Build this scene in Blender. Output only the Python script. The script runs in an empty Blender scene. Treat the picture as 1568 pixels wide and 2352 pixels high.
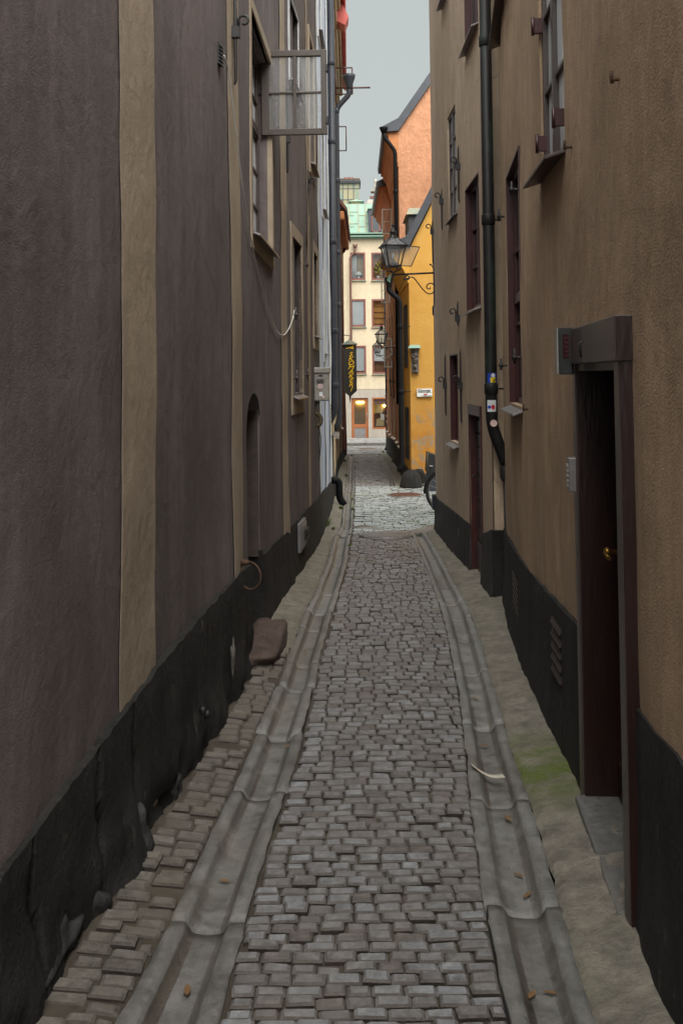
import bpy, math, random
from mathutils import Vector, Matrix, noise
random.seed(7)
R = math.radians
# ------------------------------------------------------------------ camera, world, sun, exposure
S = bpy.context.scene
CAMZ = 1.71; SLOPE = .03                      # eye height; the lane falls 3 cm per metre
F, CX, PY, W, H = 2287., 784., 785., 1568., 2352.
cam = bpy.data.cameras.new('camera'); cam_o = bpy.data.objects.new('camera', cam)
S.collection.objects.link(cam_o); S.camera = cam_o
cam.sensor_fit = 'VERTICAL'; cam.sensor_height = 36; cam.lens = F / H * 36
cam.shift_y = -(H / 2 - PY) / H
cam.clip_start = .05; cam.clip_end = 1000
ROT = Matrix.Rotation(R(92), 3, 'X') @ Matrix.Rotation(R(-.63), 3, 'Z')
cam_o.matrix_world = Matrix.Translation((0, 0, CAMZ)) @ ROT.to_4x4()
EYE = Vector((0, 0, CAMZ))
SUN_EL, SUN_AZ = 56, 166                      # azimuth clockwise from +Y (the lane's direction)
world = bpy.data.worlds.new('World'); S.world = world; world.use_nodes = True
wn = world.node_tree.nodes; wl = world.node_tree.links
bg = wn['Background']; sky = wn.new('ShaderNodeTexSky'); sky.sky_type = 'NISHITA'
sky.sun_disc = False; sky.sun_elevation = R(SUN_EL); sky.sun_rotation = R(SUN_AZ)
sky.dust_density = 4; sky.air_density = 1; sky.ozone_density = 1
hs = wn.new('ShaderNodeHueSaturation'); hs.inputs['Saturation'].default_value = .12; hs.inputs['Value'].default_value = .35
mx = wn.new('ShaderNodeMixRGB'); mx.inputs[0].default_value = .85; mx.inputs[2].default_value = (1.86, 2.06, 2.02, 1)
wl.new(sky.outputs[0], hs.inputs['Color']); wl.new(hs.outputs[0], mx.inputs[1])
# overcast sky, brightened behind the camera, out of view, to light the lane
tc = wn.new('ShaderNodeTexCoord'); dt = wn.new('ShaderNodeVectorMath'); dt.operation = 'DOT_PRODUCT'; wl.new(tc.outputs['Generated'], dt.inputs[0])
dt.inputs[1].default_value = (math.sin(R(SUN_AZ)) * math.cos(R(SUN_EL)), math.cos(R(SUN_AZ)) * math.cos(R(SUN_EL)), math.sin(R(SUN_EL)))
mr = wn.new('ShaderNodeMapRange'); mr.inputs[1].default_value = .1; mr.inputs[2].default_value = 1; mr.inputs[3].default_value = 1; mr.inputs[4].default_value = 5.2
wl.new(dt.outputs['Value'], mr.inputs[0]); vm = wn.new('ShaderNodeVectorMath'); vm.operation = 'SCALE'
wl.new(mx.outputs[0], vm.inputs[0]); wl.new(mr.outputs[0], vm.inputs['Scale']); wl.new(vm.outputs[0], bg.inputs[0])
bg.inputs[1].default_value = .1
sl = bpy.data.lights.new('sun', 'SUN'); sl.energy = 1.5; sl.angle = R(50); sl.color = (1, .94, .86)
so = bpy.data.objects.new('sun', sl); S.collection.objects.link(so)
sd = Vector((math.sin(R(SUN_AZ)) * math.cos(R(SUN_EL)), math.cos(R(SUN_AZ)) * math.cos(R(SUN_EL)), math.sin(R(SUN_EL))))
so.rotation_euler = sd.to_track_quat('Z', 'Y').to_euler(); so.location = (0, 0, 30)
S.view_settings.view_transform = 'Standard'; S.view_settings.look = 'None'
S.view_settings.exposure = 1.6; S.view_settings.gamma = 1
S.render.engine = 'CYCLES'; S.cycles.max_bounces = 8; S.cycles.diffuse_bounces = 6

# ------------------------------------------------------------------ surveying helpers (sight lines met with walls and ground)
def ray(x, y): return ROT @ Vector(((x - CX) / F, (PY - y) / F, -1))
def gz(Y): return -SLOPE * Y
def gp(x, y):
    d = ray(x, y); t = CAMZ / (-d.z - SLOPE * d.y); return (d.x * t, d.y * t)
def atY(x, y, Y):
    d = ray(x, y); t = Y / d.y; return Vector((d.x * t, Y, CAMZ + d.z * t))
def hsh(*a): return noise.noise(Vector(a))

class Wall:
    def __init__(s, pts, side):
        s.p = [Vector((a, b, 0)) for a, b in pts]; s.side = side; s.u = [0]
        for i in range(1, len(s.p)): s.u.append(s.u[-1] + (s.p[i] - s.p[i - 1]).length)
        s.holes = []
    def seg(s, u):
        for i in range(1, len(s.u)):
            if u <= s.u[i] or i == len(s.u) - 1: return i
    def P(s, u, z, off=0):
        i = s.seg(u); t = (s.p[i] - s.p[i - 1]).normalized()
        q = s.p[i - 1] + t * (u - s.u[i - 1]); n = s.N(u)
        return Vector((q.x, q.y, z)) + n * off
    def N(s, u):
        i = s.seg(u); t = (s.p[i] - s.p[i - 1]).normalized()
        return Vector((t.y, -t.x, 0)) * (1 if s.side < 0 else -1)
    def hit(s, x, y):
        d = ray(x, y); best = None
        for i in range(1, len(s.p)):
            a, b = s.p[i - 1], s.p[i]; e = b - a
            det = d.x * -e.y + e.x * d.y
            if abs(det) < 1e-9: continue
            t = (a.x * -e.y + e.x * a.y) / det
            v = (d.x * a.y - d.y * a.x) / det
            lo = -1e-6 if i > 1 else -9; hi = 1 + 1e-6 if i < len(s.p) - 1 else 9
            if t > 0 and lo <= v <= hi:
                if best is None or abs(v - .5) < best[2]: best = (s.u[i - 1] + v * e.length, CAMZ + d.z * t, abs(v - .5))
        if best is None: raise ValueError(f'no hit {x},{y}')
        return best[0], best[1]
    def frame(s, u):
        i = s.seg(u); t = (s.p[i] - s.p[i - 1]).normalized(); return Fr(s.P(u, 0), t, s.N(u))
class Fr:                                      # local frame: a along, b outward, c up
    def __init__(s, o, t, n): s.o, s.t, s.n = Vector(o), Vector(t).normalized(), Vector(n).normalized()
    def __call__(s, a, b, c): return s.o + s.t * a + s.n * b + Vector((0, 0, c))

# ------------------------------------------------------------------ mesh builder
COL = S.collection
class MB:
    def __init__(s): s.v = []; s.f = []; s.tone = []; s.cur = .5; s.sm = []
    def face(s, idx, smooth=False): s.f.append(tuple(idx)); s.tone.append(s.cur); s.sm.append(smooth)
    def hexa(s, p):
        b = len(s.v); s.v += [Vector(q) for q in p]
        for q in ((0, 3, 2, 1), (4, 5, 6, 7), (0, 1, 5, 4), (1, 2, 6, 5), (2, 3, 7, 6), (3, 0, 4, 7)): s.face([b + i for i in q])
    def box(s, f, a0, a1, b0, b1, c0, c1):
        s.hexa([f(a0, b0, c0), f(a1, b0, c0), f(a1, b1, c0), f(a0, b1, c0), f(a0, b0, c1), f(a1, b0, c1), f(a1, b1, c1), f(a0, b1, c1)])
    def wbox(s, x0, x1, y0, y1, z0, z1): s.box(Fr((0, 0, 0), (1, 0, 0), (0, 1, 0)), x0, x1, y0, y1, z0, z1)
    def quad(s, *p):
        b = len(s.v); s.v += [Vector(q) for q in p]; s.face(range(b, b + len(p)))
    def tube(s, path, r, n=10, cap=True, smooth=True):
        path = [Vector(p) for p in path]; b = len(s.v); m = len(path)
        rr = r if isinstance(r, (list, tuple)) else [r] * m
        up = None
        for i, p in enumerate(path):
            t = (path[min(i + 1, m - 1)] - path[max(i - 1, 0)]).normalized()
            if up is None: up = t.orthogonal().normalized()
            up = (up - t * up.dot(t)).normalized(); sd_ = t.cross(up)
            for k in range(n):
                a = 2 * math.pi * k / n; s.v.append(p + (up * math.cos(a) + sd_ * math.sin(a)) * rr[i])
        for i in range(m - 1):
            for k in range(n):
                k2 = (k + 1) % n; s.face((b + i * n + k, b + i * n + k2, b + (i + 1) * n + k2, b + (i + 1) * n + k), smooth)
        if cap: s.face(range(b + n - 1, b - 1, -1)); s.face(range(b + (m - 1) * n, b + m * n))
    def spline(s, path, k=5):
        P_ = [Vector(p) for p in path]; out = []
        for i in range(len(P_) - 1):
            a, b, c, d = P_[max(0, i - 1)], P_[i], P_[i + 1], P_[min(len(P_) - 1, i + 2)]
            for j in range(k): t = j / k; out.append(.5 * (2 * b + (c - a) * t + (2 * a - 5 * b + 4 * c - d) * t * t + (3 * b - a - 3 * c + d) * t ** 3))
        return out + [P_[-1]]
    def lathe(s, c, prof, n=16, axis=(0, 0, 1)):
        ax = Vector(axis).normalized(); x = ax.orthogonal().normalized(); y = ax.cross(x); c = Vector(c); b = len(s.v)
        for r, h in prof:
            for k in range(n):
                a = 2 * math.pi * k / n; s.v.append(c + ax * h + (x * math.cos(a) + y * math.sin(a)) * r)
        for i in range(len(prof) - 1):
            for k in range(n):
                k2 = (k + 1) % n; s.face((b + i * n + k, b + i * n + k2, b + (i + 1) * n + k2, b + (i + 1) * n + k), True)
        s.face(range(b + n - 1, b - 1, -1)); s.face(range(b + (len(prof) - 1) * n, b + len(prof) * n))
    def prism(s, poly, d):                     # closed polygon pushed along vector d
        n = len(poly); b = len(s.v); d = Vector(d)
        s.v += [Vector(p) for p in poly] + [Vector(p) + d for p in poly]
        s.face(range(b, b + n)); s.face(range(b + 2 * n - 1, b + n - 1, -1))
        for i in range(n): j = (i + 1) % n; s.face((b + i, b + n + i, b + n + j, b + j))
    def grid(s, nu, nv, fn, smooth=True, skip=None):
        b = len(s.v)
        for i in range(nu):
            for j in range(nv): s.v.append(Vector(fn(i, j)))
        for i in range(nu - 1):
            for j in range(nv - 1):
                if skip and skip(i, j): continue
                s.face((b + i * nv + j, b + (i + 1) * nv + j, b + (i + 1) * nv + j + 1, b + i * nv + j + 1), smooth)
    def lump(s, c, r, sc=(1, 1, 1), amp=.25, seed=0, n=10, m=8):
        c = Vector(c); b = len(s.v)
        for i in range(m + 1):
            th = math.pi * i / m
            for k in range(n):
                ph = 2 * math.pi * k / n; d = Vector((math.sin(th) * math.cos(ph), math.sin(th) * math.sin(ph), math.cos(th)))
                q = r * (1 + amp * noise.noise(d * 1.6 + Vector((seed, seed * 2.1, 0))))
                s.v.append(c + Vector((d.x * sc[0], d.y * sc[1], d.z * sc[2])) * q)
        for i in range(m):
            for k in range(n):
                k2 = (k + 1) % n; s.face((b + i * n + k, b + (i + 1) * n + k, b + (i + 1) * n + k2, b + i * n + k2), True)
    def build(s, name, m, parent=None, bevel=0):
        me = bpy.data.meshes.new(name); me.from_pydata([tuple(v) for v in s.v], [], s.f); me.materials.append(m)
        at = me.attributes.new('tone', 'FLOAT', 'FACE'); at.data.foreach_set('value', s.tone)
        me.polygons.foreach_set('use_smooth', s.sm); me.update()
        o = bpy.data.objects.new(name, me); COL.objects.link(o)
        if parent: o.parent = parent; o.matrix_parent_inverse = Matrix.Translation(-parent.location)
        if bevel:
            bm = o.modifiers.new('bevel', 'BEVEL'); bm.width = bevel; bm.segments = 2; bm.limit_method = 'ANGLE'
        return o
def tag(o, label, cat, group=None, kind=None):
    if label: o['label'] = label
    if cat: o['category'] = cat
    if group: o['group'] = group
    if kind: o['kind'] = kind
    return o
def thing(name, loc, label, cat, group=None):
    o = bpy.data.objects.new(name, None); o.location = loc; o.empty_display_size = .1; COL.objects.link(o)
    return tag(o, label, cat, group)
def text_obj(name, s, size, m, parent, mat4, shear=0, ext=.002, sx=1, align='CENTER', spacing=1, bold=0):
    c = bpy.data.curves.new(name, 'FONT'); c.body = s; c.size = size; c.align_x = align; c.align_y = 'CENTER'
    c.extrude = ext; c.shear = shear; c.space_character = spacing; c.offset = bold; c.resolution_u = 3
    t = bpy.data.objects.new(name, c); COL.objects.link(t)
    dg = bpy.context.evaluated_depsgraph_get(); dg.update()
    me = bpy.data.meshes.new_from_object(t.evaluated_get(dg)); bpy.data.objects.remove(t)
    me.transform(Matrix.Diagonal((sx, 1, 1, 1))); me.transform(mat4); me.materials.clear(); me.materials.append(m)
    o = bpy.data.objects.new(name, me); COL.objects.link(o)
    if parent: o.parent = parent; o.matrix_parent_inverse = Matrix.Translation(-parent.location)
    return o
def basis(o, x, y):                            # matrix whose X,Y axes lie along x,y
    x = Vector(x).normalized(); y = Vector(y).normalized(); z = x.cross(y)
    return Matrix(((x.x, y.x, z.x, o[0]), (x.y, y.y, z.y, o[1]), (x.z, y.z, z.z, o[2]), (0, 0, 0, 1)))

# ------------------------------------------------------------------ materials
class NT:
    def __init__(s, name):
        s.m = bpy.data.materials.new(name); s.m.use_nodes = True; s.n = s.m.node_tree.nodes; s.l = s.m.node_tree.links
        s.b = s.n['Principled BSDF']; s.pos = s.n.new('ShaderNodeNewGeometry').outputs['Position']
    def mapv(s, sc):
        k = s.n.new('ShaderNodeMapping'); k.inputs['Scale'].default_value = sc; s.l.new(s.pos, k.inputs[0]); return k.outputs[0]
    def noise(s, scale, sc=(1, 1, 1), det=4, rough=.6, dist=0):
        k = s.n.new('ShaderNodeTexNoise'); k.inputs['Scale'].default_value = scale; k.inputs['Detail'].default_value = det
        k.inputs['Roughness'].default_value = rough; k.inputs['Distortion'].default_value = dist
        s.l.new(s.mapv(sc), k.inputs['Vector']); return k.outputs['Fac']
    def ramp(s, fac, stops):
        k = s.n.new('ShaderNodeValToRGB'); e = k.color_ramp.elements
        while len(e) < len(stops): e.new(.5)
        for i, (p, c) in enumerate(stops): e[i].position = p; e[i].color = (c, c, c, 1) if not hasattr(c, '__len__') else (*c, 1)
        s.l.new(fac, k.inputs[0]); return k.outputs[0]
    def mix(s, fac, a, b, mode='MIX'):
        k = s.n.new('ShaderNodeMixRGB'); k.blend_type = mode
        for i, v in ((0, fac), (1, a), (2, b)):
            if hasattr(v, 'is_output'): s.l.new(v, k.inputs[i])
            elif i == 0: k.inputs[0].default_value = v
            else: k.inputs[i].default_value = (*v, 1)
        return k.outputs[0]
    def bump(s, hs, prev=None):                # [(socket, distance)]
        for h, d in hs:
            k = s.n.new('ShaderNodeBump'); k.inputs['Distance'].default_value = d; k.inputs['Strength'].default_value = 1
            s.l.new(h, k.inputs['Height'])
            if prev: s.l.new(prev, k.inputs['Normal'])
            prev = k.outputs[0]
        s.l.new(prev, s.b.inputs['Normal'])
    def set(s, col=None, rough=.8, metal=0, spec=.5):
        if col is not None:
            if hasattr(col, 'is_output'): s.l.new(col, s.b.inputs['Base Color'])
            else: s.b.inputs['Base Color'].default_value = (*col, 1)
        if hasattr(rough, 'is_output'): s.l.new(rough, s.b.inputs['Roughness'])
        else: s.b.inputs['Roughness'].default_value = rough
        s.b.inputs['Metallic'].default_value = metal; s.b.inputs['Specular IOR Level'].default_value = spec
        return s.m
def mul(c, k): return tuple(x * k for x in c)
def plaster(name, c, var=.35, streak=.3, grain=.0016, gs=170, wave=.012, rough=.92, stain=None, blot=1, patch=.25, crack=.4):
    t = NT(name)
    big = t.ramp(t.noise(1.1, (1, 1, .6), 5), [(.3, 0), (.72, 1)])
    st = t.ramp(t.noise(5, (1, 1, .1), 5, .65), [(.3, 0), (.75, 1)])
    fine = t.noise(gs, (1, 1, 1), 3, .6); mid = t.noise(14, (1, 1, .35), 4, .65)
    col = t.mix(big, mul(c, 1 - var * blot), mul(c, 1 + var * .6))
    col = t.mix(t.ramp(t.noise(.8, (1, 1, .8), 7, .62, .8), [(.5, 0), (.515, patch)]), col, mul(c, 1.25))      # repaired areas
    col = t.mix(t.ramp(t.noise(2.6, (1, 1, .5), 7, .75, .4), [(.55, 0), (.75, var * 1.4)]), col, mul(c, .5))
    col = t.mix(t.ramp(st, [(0, 0), (1, streak)]), col, mul(c, .45))
    vo = t.n.new('ShaderNodeTexVoronoi'); vo.feature = 'DISTANCE_TO_EDGE'; vo.inputs['Scale'].default_value = .55
    wv = t.n.new('ShaderNodeMixRGB'); wv.inputs[0].default_value = .12; t.l.new(t.mapv((1, 1, .6)), wv.inputs[1])
    nz = t.n.new('ShaderNodeTexNoise'); nz.inputs['Scale'].default_value = 3; nz.inputs['Detail'].default_value = 6; t.l.new(t.pos, nz.inputs[0]); t.l.new(nz.outputs['Color'], wv.inputs[2]); t.l.new(wv.outputs[0], vo.inputs['Vector'])
    ck = t.mix(1, t.ramp(vo.outputs['Distance'], [(0, 1), (.0035, 0)]), t.ramp(t.noise(.5, (1, 1, 1), 3), [(.5, 0), (.56, crack)]), 'MULTIPLY')
    col = t.mix(ck, col, mul(c, .25))
    col = t.mix(.35, col, t.ramp(mid, [(.25, .35), (.75, 1)]), 'MULTIPLY')
    if stain:
        sf = t.ramp(t.noise(.9, (1, 1, .35), 6, .7, .6), [(.52, 0), (.66, stain[1])]); col = t.mix(sf, col, stain[0])
    t.bump([(t.noise(1.6, (1, 1, .6), 2), wave * 2), (t.noise(4.5, (1, 1, .7), 5, .6, 1.2), wave * .7), (t.noise(16, (1, 1, .8), 4), wave * .5), (fine, grain * 1.8)])
    return t.set(col, rough, spec=.3)
def simple(name, c, rough=.5, metal=0, var=.25, sc=12, bump=.0015, spec=.5, vert=1.):
    t = NT(name); n = t.noise(sc, (1, 1, vert), 5, .65)
    col = t.mix(t.ramp(n, [(.3, 0), (.7, 1)]), mul(c, 1 - var), mul(c, 1 + var))
    t.bump([(t.noise(sc * 3, (1, 1, vert), 3), bump)])
    return t.set(col, rough, metal, spec)
def glassy(name, c=(.02, .022, .025), rough=.06, clear=0., dirt_glare=.0):
    t = NT(name); n = t.noise(1.3, (1, 1, 1), 2)
    t.bump([(n, .02)]); t.set(c, rough, spec=.9)
    if clear:
        tr = t.n.new('ShaderNodeBsdfTransparent'); tr.inputs[0].default_value = (.93, .95, .95, 1)
        gl = t.n.new('ShaderNodeBsdfGlossy'); gl.inputs['Roughness'].default_value = .03; gl.inputs[0].default_value = (1, 1, 1, 1)
        fr = t.n.new('ShaderNodeFresnel'); fr.inputs[0].default_value = 1.5
        a = t.n.new('ShaderNodeMixShader'); t.l.new(fr.outputs[0], a.inputs[0]); t.l.new(tr.outputs[0], a.inputs[1]); t.l.new(gl.outputs[0], a.inputs[2])
        b = t.n.new('ShaderNodeMixShader'); df = t.n.new('ShaderNodeBsdfDiffuse'); df.inputs[0].default_value = (.5, .52, .55, 1)
        t.l.new(t.ramp(t.noise(160, (1, 1, 1), 3, .8), [(.5, dirt_glare * .5), (.68, min(1, dirt_glare * 3))]), b.inputs[0]); t.l.new(a.outputs[0], b.inputs[1]); t.l.new(df.outputs[0], b.inputs[2])
        t.l.new(b.outputs[0], t.n['Material Output'].inputs[0])
    return t.m
M = {}
M['brown_plaster'] = plaster('brown_plaster', (.2, .164, .162), .42, .6, patch=.1)
M['pale_band'] = plaster('pale_band', (.42, .335, .25), .12, .3, patch=0, crack=0)
M['lavender_plaster'] = plaster('lavender_plaster', (.54, .59, .73), .12, .35, patch=0)
M['ochre_plaster'] = plaster('ochre_plaster', (.55, .38, .25), .34, .5, grain=.0026, gs=120)
M['ochre_far'] = plaster('ochre_far', (.61, .46, .335), .15, .35)
M['cream_plaster'] = plaster('cream_plaster', (.5, .39, .25), .12, .3, wave=.006)
M['orange_plaster'] = plaster('orange_plaster', (.62, .26, .11), .12, .3, wave=.02)
M['gable_orange'] = plaster('gable_orange', (.66, .32, .18), .12, .2, wave=.03, patch=.06)
M['yellow_plaster'] = plaster('yellow_plaster', (.72, .38, .07), .1, .15, wave=.008, stain=((.36, .26, .17), 0))
M['facade_plaster'] = plaster('facade_plaster', (.6, .495, .35), .08, .25, wave=.006, patch=.06)
M['facade_stone'] = plaster('facade_stone', (.37, .325, .275), .1, .2, wave=.004)
def plinth_mat(name, c, chips=True):
    t = NT(name); n = t.noise(5, (1, 1, .3), 6, .7); g = t.noise(60, (1, 1, 1), 4, .7)
    col = t.mix(t.ramp(n, [(.3, 0), (.75, 1)]), mul(c, .35), mul(c, 1.6))
    col = t.mix(t.ramp(t.noise(13, (1, 1, .5), 6, .75), [(.6, 0), (.72, .6)]), col, (.14, .12, .11))
    t.bump([(t.noise(5, (1, 1, .8), 6, .7), .012), (t.noise(18, (1, 1, .8), 5, .7), .012), (g, .003)]); return t.set(col, .85, spec=.3)
M['plinth'] = plinth_mat('plinth_black', (.022, .02, .019)); M['plinth_far'] = plinth_mat('plinth_grey', (.04, .037, .036))
def stone_mat(name, c1, c2, jitter=1., rough=.62, moss=0., bump=.006, sc=25, spot=None):
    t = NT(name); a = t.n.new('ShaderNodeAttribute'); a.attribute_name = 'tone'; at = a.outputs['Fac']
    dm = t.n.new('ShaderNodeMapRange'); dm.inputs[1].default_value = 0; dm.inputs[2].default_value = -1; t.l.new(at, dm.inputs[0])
    col = t.mix(at, c1, c2); g = t.noise(sc, (1, 1, 1), 6, .75); f = t.noise(120, (1, 1, 1), 3, .7)
    col = t.mix(.85, col, t.ramp(g, [(.28, .3), (.55, 1.0), (.75, 1.5)]), 'MULTIPLY')
    col = t.mix(t.ramp(t.noise(2.3, (1, 1, 1), 4), [(.45, 0), (.75, .35)]), col, (.17, .14, .105))
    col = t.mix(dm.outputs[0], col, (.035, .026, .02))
    if moss:
        col = t.mix(t.ramp(t.noise(1.7, (1, 1, 1), 6, .7), [(.5, 0), (.64, moss)]), col, (.075, .095, .03))
    if spot:                                   # a damp mossy place of its own
        d = t.n.new('ShaderNodeVectorMath'); d.operation = 'DISTANCE'; t.l.new(t.pos, d.inputs[0]); d.inputs[1].default_value = spot
        k = t.mix(1, t.ramp(d.outputs['Value'], [(.15, 1), (.6, 0)]), t.ramp(t.noise(5, (1, 1, 1), 6, .75), [(.35, 0), (.58, 1)]), 'MULTIPLY'); col = t.mix(k, col, (.095, .12, .02))
    t.bump([(g, bump), (f, .0025)])
    return t.set(col, t.ramp(g, [(.3, rough - .15), (.7, rough + .15)]), spec=.5)
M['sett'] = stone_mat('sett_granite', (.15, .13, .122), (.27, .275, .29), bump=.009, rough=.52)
M['sett_side'] = stone_mat('sett_granite_sandy', (.115, .1, .087), (.185, .168, .146), bump=.012)
M['sett_square'] = stone_mat('sett_pale', (.34, .36, .36), (.48, .51, .515), moss=.2)
M['sett_street'] = stone_mat('sett_street', (.2, .2, .195), (.3, .305, .3))
M['sett_far'] = stone_mat('sett_far', (.2, .185, .18), (.3, .3, .3))
M['sand'] = stone_mat('sandy_joint', (.04, .03, .022), (.055, .042, .03), rough=.9, moss=.12)
M['gutter'] = stone_mat('gutter_stone', (.085, .072, .06), (.24, .237, .232), rough=.5, sc=9, bump=.01)
M['apron'] = stone_mat('apron_stone', (.18, .158, .13), (.25, .222, .18), rough=.85, moss=.22, sc=9, bump=.035, spot=(*gp(1228, 1770), gz(gp(1228, 1770)[1])))
M['ground'] = stone_mat('ground_earth', (.11, .095, .075), (.12, .1, .08), rough=.95)
M['iron'] = simple('black_iron', (.018, .017, .018), .55, .0, .3, 30, .002)
M['pipe_black'] = simple('black_pipe', (.007, .007, .008), .6, 0, .25, 8, .001, vert=.3, spec=.15)
M['pipe_slate'] = simple('slate_pipe', (.03, .032, .04), .45, 0, .2, 8, .001, vert=.3, spec=.25)
M['pipe_brown'] = simple('brown_pipe', (.12, .05, .035), .5, 0, .25)
M['lamp_metal'] = simple('lamp_metal', (.025, .02, .02), .4, 0, .3, 30, .001)
M['wood_brown'] = simple('brown_window_paint', (.055, .04, .032), .45, 0, .15, 20)
M['wood_red'] = simple('oxblood_paint', (.05, .012, .012), .4, 0, .3, 20, vert=.2)
M['door_dark'] = simple('dark_oxblood_door', (.02, .007, .006), .35, 0, .3, 20, vert=.2)
M['step_stone'] = stone_mat('threshold_stone', (.11, .105, .1), (.15, .145, .14))
M['wood_white'] = simple('pale_window_paint', (.55, .5, .42), .45, 0, .1, 20)
M['wood_mauve'] = simple('mauve_grey_paint', (.065, .047, .045), .35, 0, .15, 15, vert=.2)
M['shopwood'] = simple('varnished_wood', (.27, .09, .03), .4, 0, .2, 15, vert=.2)
M['frame_far'] = simple('maroon_frame', (.16, .05, .04), .5, 0, .15)
M['sill'] = simple('metal_sill', (.22, .2, .2), .35, .3, .2, 15)
M['sill_dark'] = simple('dark_sill', (.06, .045, .042), .4, .2, .2, 15)
M['glass_dark'] = glassy('window_glass')
M['glass_bright'] = glassy('sky_glare_glass', (.8, .82, .86), .12)  # pale base colour stands in for sky reflected in the panes
M['glass_clear'] = glassy('clear_glass', clear=1, dirt_glare=.12)
M['glass_dirty'] = glassy('dusty_glass', clear=1, dirt_glare=.2)
M['glass_far'] = glassy('thin_glass', clear=1, dirt_glare=.01)
M['glass_lamp'] = glassy('lamp_glass', clear=1, dirt_glare=.42)  # veil whitened to pass for sky light in the lantern panes
M['curtain'] = simple('curtain_cloth', (.6, .62, .63), .9, 0, .06, 6)
M['blind'] = simple('roller_blind', (.7, .72, .74), .9, 0, .03, 6)
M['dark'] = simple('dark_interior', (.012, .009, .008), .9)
M['brown_int'] = simple('brown_interior', (.3, .14, .07), .9)
M['orange_int'] = simple('amber_shelving', (.62, .3, .07), .9)
M['white'] = simple('white_enamel', (.75, .77, .75), .4, 0, .04)
M['blackpaint'] = simple('black_lettering', (.02, .02, .02), .6)
M['yellowpaint'] = simple('yellow_lettering', (1, .62, .015), .45, 0, .02)
M['slate'] = simple('slate_roof', (.045, .048, .06), .5, 0, .2, 6)
M['red_roof'] = simple('red_roof', (.5, .09, .07), .45, 0, .15, 5)
M['tile'] = simple('clay_tile', (.16, .075, .05), .8, 0, .3, 8)
M['stone_dark'] = stone_mat('relief_stone', (.12, .1, .09), (.16, .135, .12), rough=.9)
M['doorstep'] = stone_mat('red_sandstone', (.06, .038, .031), (.085, .055, .045), rough=.7, sc=9, bump=.015)
M['leaf'] = simple('weed_leaf', (.13, .17, .04), .6, 0, .35, 30)
M['brass'] = simple('brass', (.35, .2, .05), .35, .9, .1)
M['rubber'] = simple('rubber', (.02, .02, .02), .8)
M['rust'] = simple('rusty_iron', (.07, .035, .02), .85, 0, .4, 40, .004)
M['boxgrey'] = simple('grimy_grey_metal', (.3, .28, .25), .5, .1, .2, 14)
M['conduit'] = simple('khaki_conduit', (.11, .08, .045), .7, 0, .25, 20)
def copper():
    t = NT('verdigris_copper'); n = t.noise(1.4, (1, 1, .25), 6, .7); k = t.noise(4, (1, 1, .08), 5, .7)
    col = t.mix(t.ramp(n, [(.3, 0), (.7, 1)]), (.13, .23, .18), (.2, .31, .235))
    col = t.mix(t.ramp(k, [(.55, 0), (.75, .8)]), col, (.38, .3, .1))
    t.bump([(n, .01)]); return t.set(col, .6, 0)
M['copper'] = copper()
def copper2():
    t = NT('weathered_copper'); k = t.noise(3, (1, 1, .15), 5, .7)
    col = t.mix(t.ramp(k, [(.35, 0), (.65, 1)]), (.14, .2, .18), (.34, .25, .12))
    t.bump([(k, .01)]); return t.set(col, .6, 0)
M['copper_old'] = copper2()
def greenpipe():
    t = NT('patinated_pipe'); k = t.noise(5, (1, 1, .3), 6, .75)
    col = t.mix(t.ramp(k, [(.5, 0), (.78, .7)]), (.012, .010, .011), (.03, .075, .055))
    t.bump([(k, .002)]); return t.set(col, .5, 0, .25)
M['pipe_green'] = greenpipe()
# ------------------------------------------------------------------ ground
def curve(px):
    p = sorted([gp(x, y)[::-1] for x, y in px])            # (Y, X)
    def f(Y):
        if Y <= p[0][0]: a, b = p[0], p[1] if len(p) > 1 else p[0]
        elif Y >= p[-1][0]: a, b = p[-2], p[-1]
        else:
            for i in range(1, len(p)):
                if Y <= p[i][0]: a, b = p[i - 1], p[i]; break
        if b[0] - a[0] < 1e-6: return a[1]
        t = (Y - a[0]) / (b[0] - a[0]); t = max(-3, min(4, t)); return a[1] + (b[1] - a[1]) * t
    return lambda Y: (f(Y) + f(Y - .35) * .5 + f(Y + .35) * .5) / 2
LI = curve([(502,2335),(528.5,2225),(557,2130),(590,2021),(614,1935),(633,1887),(662,1797),(681,1740),(714,1606),(737.8,1491),(753,1445),(767,1388),(781,1347),(795.5,1296),(800.6,1255),(808,1220),(810.5,1175),(813,1127),(813,1092),(813,1056)])
LO = curve([(305,2273),(352,2187),(414,2083),(443,1997),(476,1935),(524,1835),(567,1730),(600,1659),(633,1587),(666,1492),(684,1450),(699,1401),(720,1368),(735,1329),(748,1301),(761,1255),(768.5,1229),(782,1213),(791,1139),(796,1092),(801,1051)])
RI = curve([(1164,2331),(1148,2255),(1133,2198),(1118,2142),(1110,2075),(1102,1993),(1089.5,1911),(1076.6,1819),(1069,1732),(1061,1654),(1051.7,1580),(1037,1514),(1026,1449),(1013,1405),(1002,1368),(985.8,1324),(962,1262),(944,1226)])
RO = curve([(1325,2244),(1317,2219),(1292,2126),(1279,2055),(1261,1993),(1241,1921),(1220,1844),(1184,1757),(1169,1722),(1154,1654),(1132,1577),(1114,1518),(1099,1460),(1081,1408),(1062.7,1368),(1040.7,1331),(1022,1295),(997,1254),(976,1222)])
FI = curve([(896,1127),(890,1099),(879.5,1068),(872,1051)])
FO = curve([(917.6,1127),(904.5,1099),(891,1068),(877,1050)])
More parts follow.
